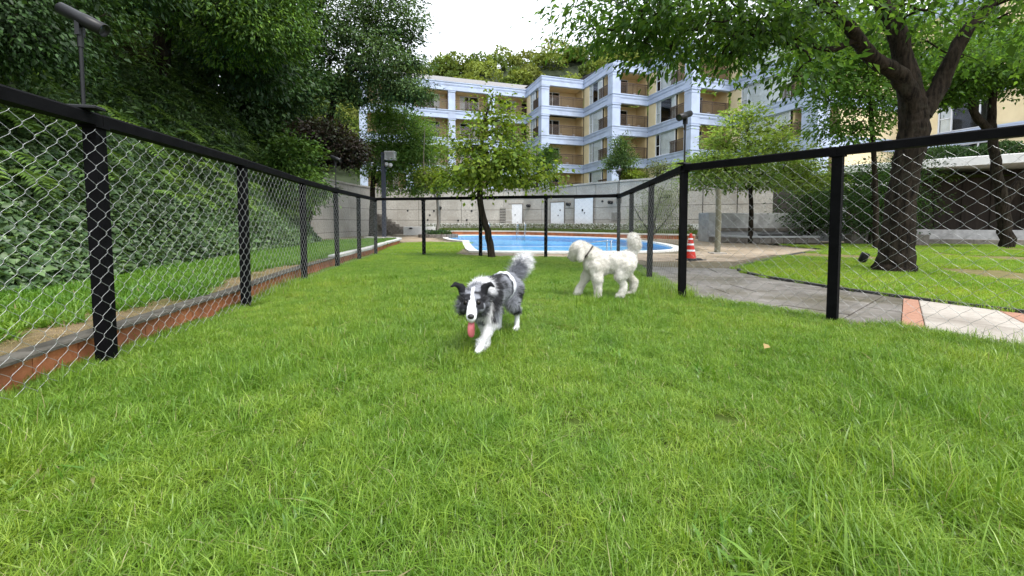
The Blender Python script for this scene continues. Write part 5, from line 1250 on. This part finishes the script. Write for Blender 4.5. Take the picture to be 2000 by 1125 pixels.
# ------------------------------------------------------------------ grass
def blade_patch(name, n, size, hmin, hmax, w, seed, lean=.5, broad=0.0):
    r = np.random.default_rng(seed); P = np.concatenate([r.uniform(-size / 2, size / 2, (n, 2)), np.full((n, 1), -.012)], 1)
    cl = vnoise(P, 26, seed)
    h = (r.uniform(hmin, hmax, n) * (1 + .35 * cl)); az = r.uniform(0, 6.28, n); ln = np.abs(r.normal(0, lean, n)) + .12
    d = np.stack([np.cos(az), np.sin(az), np.zeros(n)], 1); sd = np.stack([-np.sin(az), np.cos(az), np.zeros(n)], 1)
    tw = r.normal(0, .5, (n, 1)); sd = unit(sd + d * tw)
    ww = w * r.uniform(.6, 1.3, n) * (1 + broad * (r.random(n) < .06) * 1.1)
    ts = [0, .38, .72, 1]; rows = []
    for t, wf in zip(ts, (.8, 1, .7, 0)):
        c = P + np.array([0, 0, 1.0]) * (h * (t - .25 * ln * t * t))[:, None] + d * (h * ln * t * t * .85)[:, None]
        if wf > 0: rows += [c - sd * (ww * wf * .5)[:, None], c + sd * (ww * wf * .5)[:, None]]
        else: rows.append(c)
    R = np.stack(rows, 1); b = np.arange(n)[:, None, None] * 7
    T = (b + np.array([[0, 1, 3], [0, 3, 2], [2, 3, 5], [2, 5, 4], [4, 5, 6]])[None]).reshape(-1, 3)
    c = np.array([.5, .5, .5]) + 0 * P; k = r.random(n)
    c = np.stack([k, r.random(n), np.ones(n)], 1)
    return tri_mesh(name, R.reshape(-1, 3), T, np.repeat(c, 7, 0))
def grass_mat(name, c_lo, c_mid, c_hi, dry, dryness, trans=.42):
    m, n, p = new_mat(name)
    a = n.nodes.new('ShaderNodeAttribute'); a.attribute_name = 'Col'; sep = n.nodes.new('ShaderNodeSeparateColor'); n.links.new(a.outputs['Color'], sep.inputs[0])
    c = ramp(n, sep.outputs[0], [(0, c_lo), (.5, c_mid), (1, c_hi)])
    big = ramp(n, noise(n, .6, 5, .65), [(.32, (.70, .82, .62)), (.5, (1, 1, 1)), (.68, (1.28, 1.10, 1.02))]); c = mul(n, c, big)
    med = ramp(n, noise(n, 4.5, 3, .6), [(.28, (.74, .84, .7)), (.72, (1.22, 1.10, 1.1))]); c = mul(n, c, med)
    th = n.nodes.new('ShaderNodeMath'); th.operation = 'LESS_THAN'; n.links.new(sep.outputs[1], th.inputs[0]); th.inputs[1].default_value = dryness
    x = n.nodes.new('ShaderNodeMix'); x.data_type = 'RGBA'; n.links.new(th.outputs[0], x.inputs[0]); n.links.new(c, x.inputs[6]); x.inputs[7].default_value = (*dry, 1); c = x.outputs[2]
    n.links.new(c, p.inputs['Base Color']); p.inputs['Roughness'].default_value = .38; p.inputs['Specular IOR Level'].default_value = .5
    tr = n.nodes.new('ShaderNodeBsdfTranslucent'); n.links.new(mul(n, c, (1.15, 1.1, .6)), tr.inputs[0])
    mx = n.nodes.new('ShaderNodeMixShader'); mx.inputs[0].default_value = trans
    n.links.new(p.outputs[0], mx.inputs[1]); n.links.new(tr.outputs[0], mx.inputs[2]); n.links.new(mx.outputs[0], n.nodes['Material Output'].inputs[0]); return m
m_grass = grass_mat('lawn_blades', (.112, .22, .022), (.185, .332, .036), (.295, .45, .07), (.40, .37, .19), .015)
m_grassfar = grass_mat('yellow_green_blades', (.17, .32, .020), (.235, .41, .030), (.31, .48, .05), (.40, .35, .15), .06)  # lighter, yellower green than the lawn inside the fence
m_weed = grass_mat('weed_blades', (.08, .20, .022), (.12, .26, .03), (.17, .32, .04), (.28, .24, .11), .02)
def grass_field(name, label, patches, pts, scl, z, kind='stuff', cat='grass'):
    """instances of blade patches on a point set"""
    c = bpy.data.collections.new(name + '_patches')
    for p in patches: c.objects.link(p)
    n = len(pts); me = bpy.data.meshes.new(name); me.vertices.add(n)
    zz = z if np.ndim(z) else np.full(n, z)
    me.vertices.foreach_set('co', np.column_stack([pts, zz]).astype(np.float32).ravel())
    a = me.attributes.new('scl', 'FLOAT', 'POINT'); a.data.foreach_set('value', scl.astype(np.float32))
    a = me.attributes.new('rz', 'FLOAT', 'POINT'); a.data.foreach_set('value', rng.uniform(0, 6.283, n).astype(np.float32))
    o = link_mesh(name, me); tag(o, label, cat, None, kind)
    g = bpy.data.node_groups.new(name, 'GeometryNodeTree'); g.interface.new_socket('Geometry', in_out='INPUT', socket_type='NodeSocketGeometry'); g.interface.new_socket('Geometry', in_out='OUTPUT', socket_type='NodeSocketGeometry')
    N = g.nodes; gi = N.new('NodeGroupInput'); go = N.new('NodeGroupOutput'); ip = N.new('GeometryNodeInstanceOnPoints'); ci = N.new('GeometryNodeCollectionInfo')
    ci.inputs['Collection'].default_value = c; ci.inputs['Separate Children'].default_value = True; ci.inputs['Reset Children'].default_value = True
    ip.inputs['Pick Instance'].default_value = True
    ri = N.new('FunctionNodeRandomValue'); ri.data_type = 'INT'; ri.inputs['Min'].default_value = 0 if 'Min' in ri.inputs else 0; ri.inputs[4].default_value = 0; ri.inputs[5].default_value = len(patches) - 1
    na = N.new('GeometryNodeInputNamedAttribute'); na.data_type = 'FLOAT'; na.inputs['Name'].default_value = 'scl'
    nz = N.new('GeometryNodeInputNamedAttribute'); nz.data_type = 'FLOAT'; nz.inputs['Name'].default_value = 'rz'
    cx = N.new('ShaderNodeCombineXYZ'); l = g.links.new
    cs = N.new('ShaderNodeCombineXYZ'); cs.inputs[0].default_value = 1; cs.inputs[1].default_value = 1
    l(nz.outputs[0], cx.inputs[2]); l(na.outputs[0], cs.inputs[2])
    l(gi.outputs[0], ip.inputs['Points']); l(ci.outputs[0], ip.inputs['Instance']); l(ri.outputs[2], ip.inputs['Instance Index']); l(cx.outputs[0], ip.inputs['Rotation']); l(cs.outputs[0], ip.inputs['Scale']); l(ip.outputs[0], go.inputs[0])
    md = o.modifiers.new('scatter', 'NODES'); md.node_group = g; return o
def patch_objs(nm, mat, k, **kw):
    out = []
    for i in range(k):
        me = blade_patch(nm, seed=100 + i, **kw); me.materials.append(mat); out.append(bpy.data.objects.new(nm, me))
    return out
def scatter(poly, step, lim=None, jit=.6, sel=None):
    xs = [p[0] for p in poly]; ys = [p[1] for p in poly]
    gx, gy = np.meshgrid(np.arange(min(xs), max(xs), step), np.arange(min(ys), max(ys), step)); P = np.stack([gx.ravel(), gy.ravel()], 1)
    P += rng.uniform(-jit, jit, P.shape) * step; k = in_poly(P, poly)
    if lim is not None: k &= lim(P)
    return P[k]
PA = patch_objs('grass_patch', m_grass, 6, n=680, size=.27, hmin=.03, hmax=.08, w=.0027, lean=1.0, broad=1)
PT = patch_objs('grass_tuft', m_grass, 4, n=150, size=.26, hmin=.07, hmax=.15, w=.0033, lean=1.1, broad=1)
inlawn = grow([(q[0], q[1]) for q in LAWN][::-1], 0)
view = lambda P: (np.abs(P[:, 0]) < 1.42 * P[:, 1] + .7) & (P[:, 1] > .3)
NEARL = [q for q in LAWN]
P1 = scatter(LAWN, .17, lambda P: view(P) & (P[:, 1] < 12.3))
s1 = 1 + .30 * vnoise(np.column_stack([P1, np.zeros(len(P1))]), 2.1, 31) - .045 * P1[:, 1]
grass_field('lawn_grass', 'bright green lawn grass inside the fence', PA, P1, np.clip(s1, .68, 1.5), 0.0)
P2 = scatter(LAWN, .26, lambda P: view(P) & (P[:, 1] < 7) & (vnoise(np.column_stack([P, np.zeros(len(P))]), 2.6, 33) > .02))
grass_field('long_grass', 'longer grass tufts across the near part of the lawn', PT, P2, np.clip(.55 + .75 * vnoise(np.column_stack([P2, np.zeros(len(P2))]), 2.6, 33) + rng.uniform(-.1, .25, len(P2)), .45, 1.25), 0.0)
PF = patch_objs('yellow_green_patch', m_grassfar, 4, n=260, size=.32, hmin=.03, hmax=.07, w=.0055, lean=.6)
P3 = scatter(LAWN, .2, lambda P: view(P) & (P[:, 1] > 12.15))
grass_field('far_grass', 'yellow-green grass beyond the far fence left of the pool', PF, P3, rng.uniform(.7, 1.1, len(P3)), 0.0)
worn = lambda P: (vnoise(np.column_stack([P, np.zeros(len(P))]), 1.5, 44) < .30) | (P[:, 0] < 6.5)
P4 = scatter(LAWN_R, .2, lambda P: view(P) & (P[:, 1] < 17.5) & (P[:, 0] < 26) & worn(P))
grass_field('side_grass', 'yellow-green grass on the side lawn around the big tree', PF, P4, rng.uniform(.7, 1.25, len(P4)), 0.0)
PW = patch_objs('weed_patch', m_weed, 4, n=110, size=.24, hmin=.05, hmax=.13, w=.013, lean=.8)
wpoly = [dl[i] for i in n1 if kb[i][1] > .3] + [dw[i] for i in n1 if kb[i][1] > .3][::-1]
def wsel(P):
    dist = np.min(np.linalg.norm(P[:, None] - np.array(kb)[None], axis=2), 1); nz_ = vnoise(np.column_stack([P, np.zeros(len(P))]), 3.0, 51)
    return view(P) & (P[:, 0] > np.interp(P[:, 1], BX, BXX) - .5) & (dist > .2) & ((dist > .50 + .30 * nz_) | (P[:, 1] > 8.5) | (nz_ > .55))
P5 = scatter(wpoly, .15, wsel)
grass_field('weed_grass', 'green weeds and grass between the brick kerb and the ivy slope', PW, P5, rng.uniform(.5, 1.15, len(P5)), .155)
P6 = scatter(LAWN, .42, lambda P: view(P) & (P[:, 1] < 9) & (vnoise(np.column_stack([P, np.zeros(len(P))]), 3.7, 71) > .40))
PB = patch_objs('broadleaf_patch', m_weed, 3, n=26, size=.22, hmin=.05, hmax=.10, w=.013, lean=.9)
grass_field('broadleaf_weeds', 'scattered broad-leaved weeds in the lawn', PB, P6, rng.uniform(.6, 1.1, len(P6)), 0.0, cat='weeds')
PD = patch_objs('dry_patch', grass_mat('dry_blades', (.30, .25, .11), (.40, .34, .17), (.50, .44, .24), (.3, .22, .1), .2), 3, n=40, size=.26, hmin=.02, hmax=.05, w=.0018, lean=1.6)
P8 = scatter([dl[i] for i in n1 if .3 < kb[i][1] < 10] + [dr[i] for i in n1 if .3 < kb[i][1] < 10][::-1], .14, view)
grass_field('dirt_litter', 'dry grass litter and leaf scraps on the dirt strip beside the kerb', PD, P8, rng.uniform(.4, .8, len(P8)), .168, cat='litter')
P7 = scatter(LAWN, .3, lambda P: view(P) & (P[:, 1] < 9) & (vnoise(np.column_stack([P, np.zeros(len(P))]), 2.9, 91) > .30))
grass_field('dry_grass', 'thin straw-coloured dead blades lying in the lawn', PD, P7, rng.uniform(.5, .9, len(P7)), 0.02)
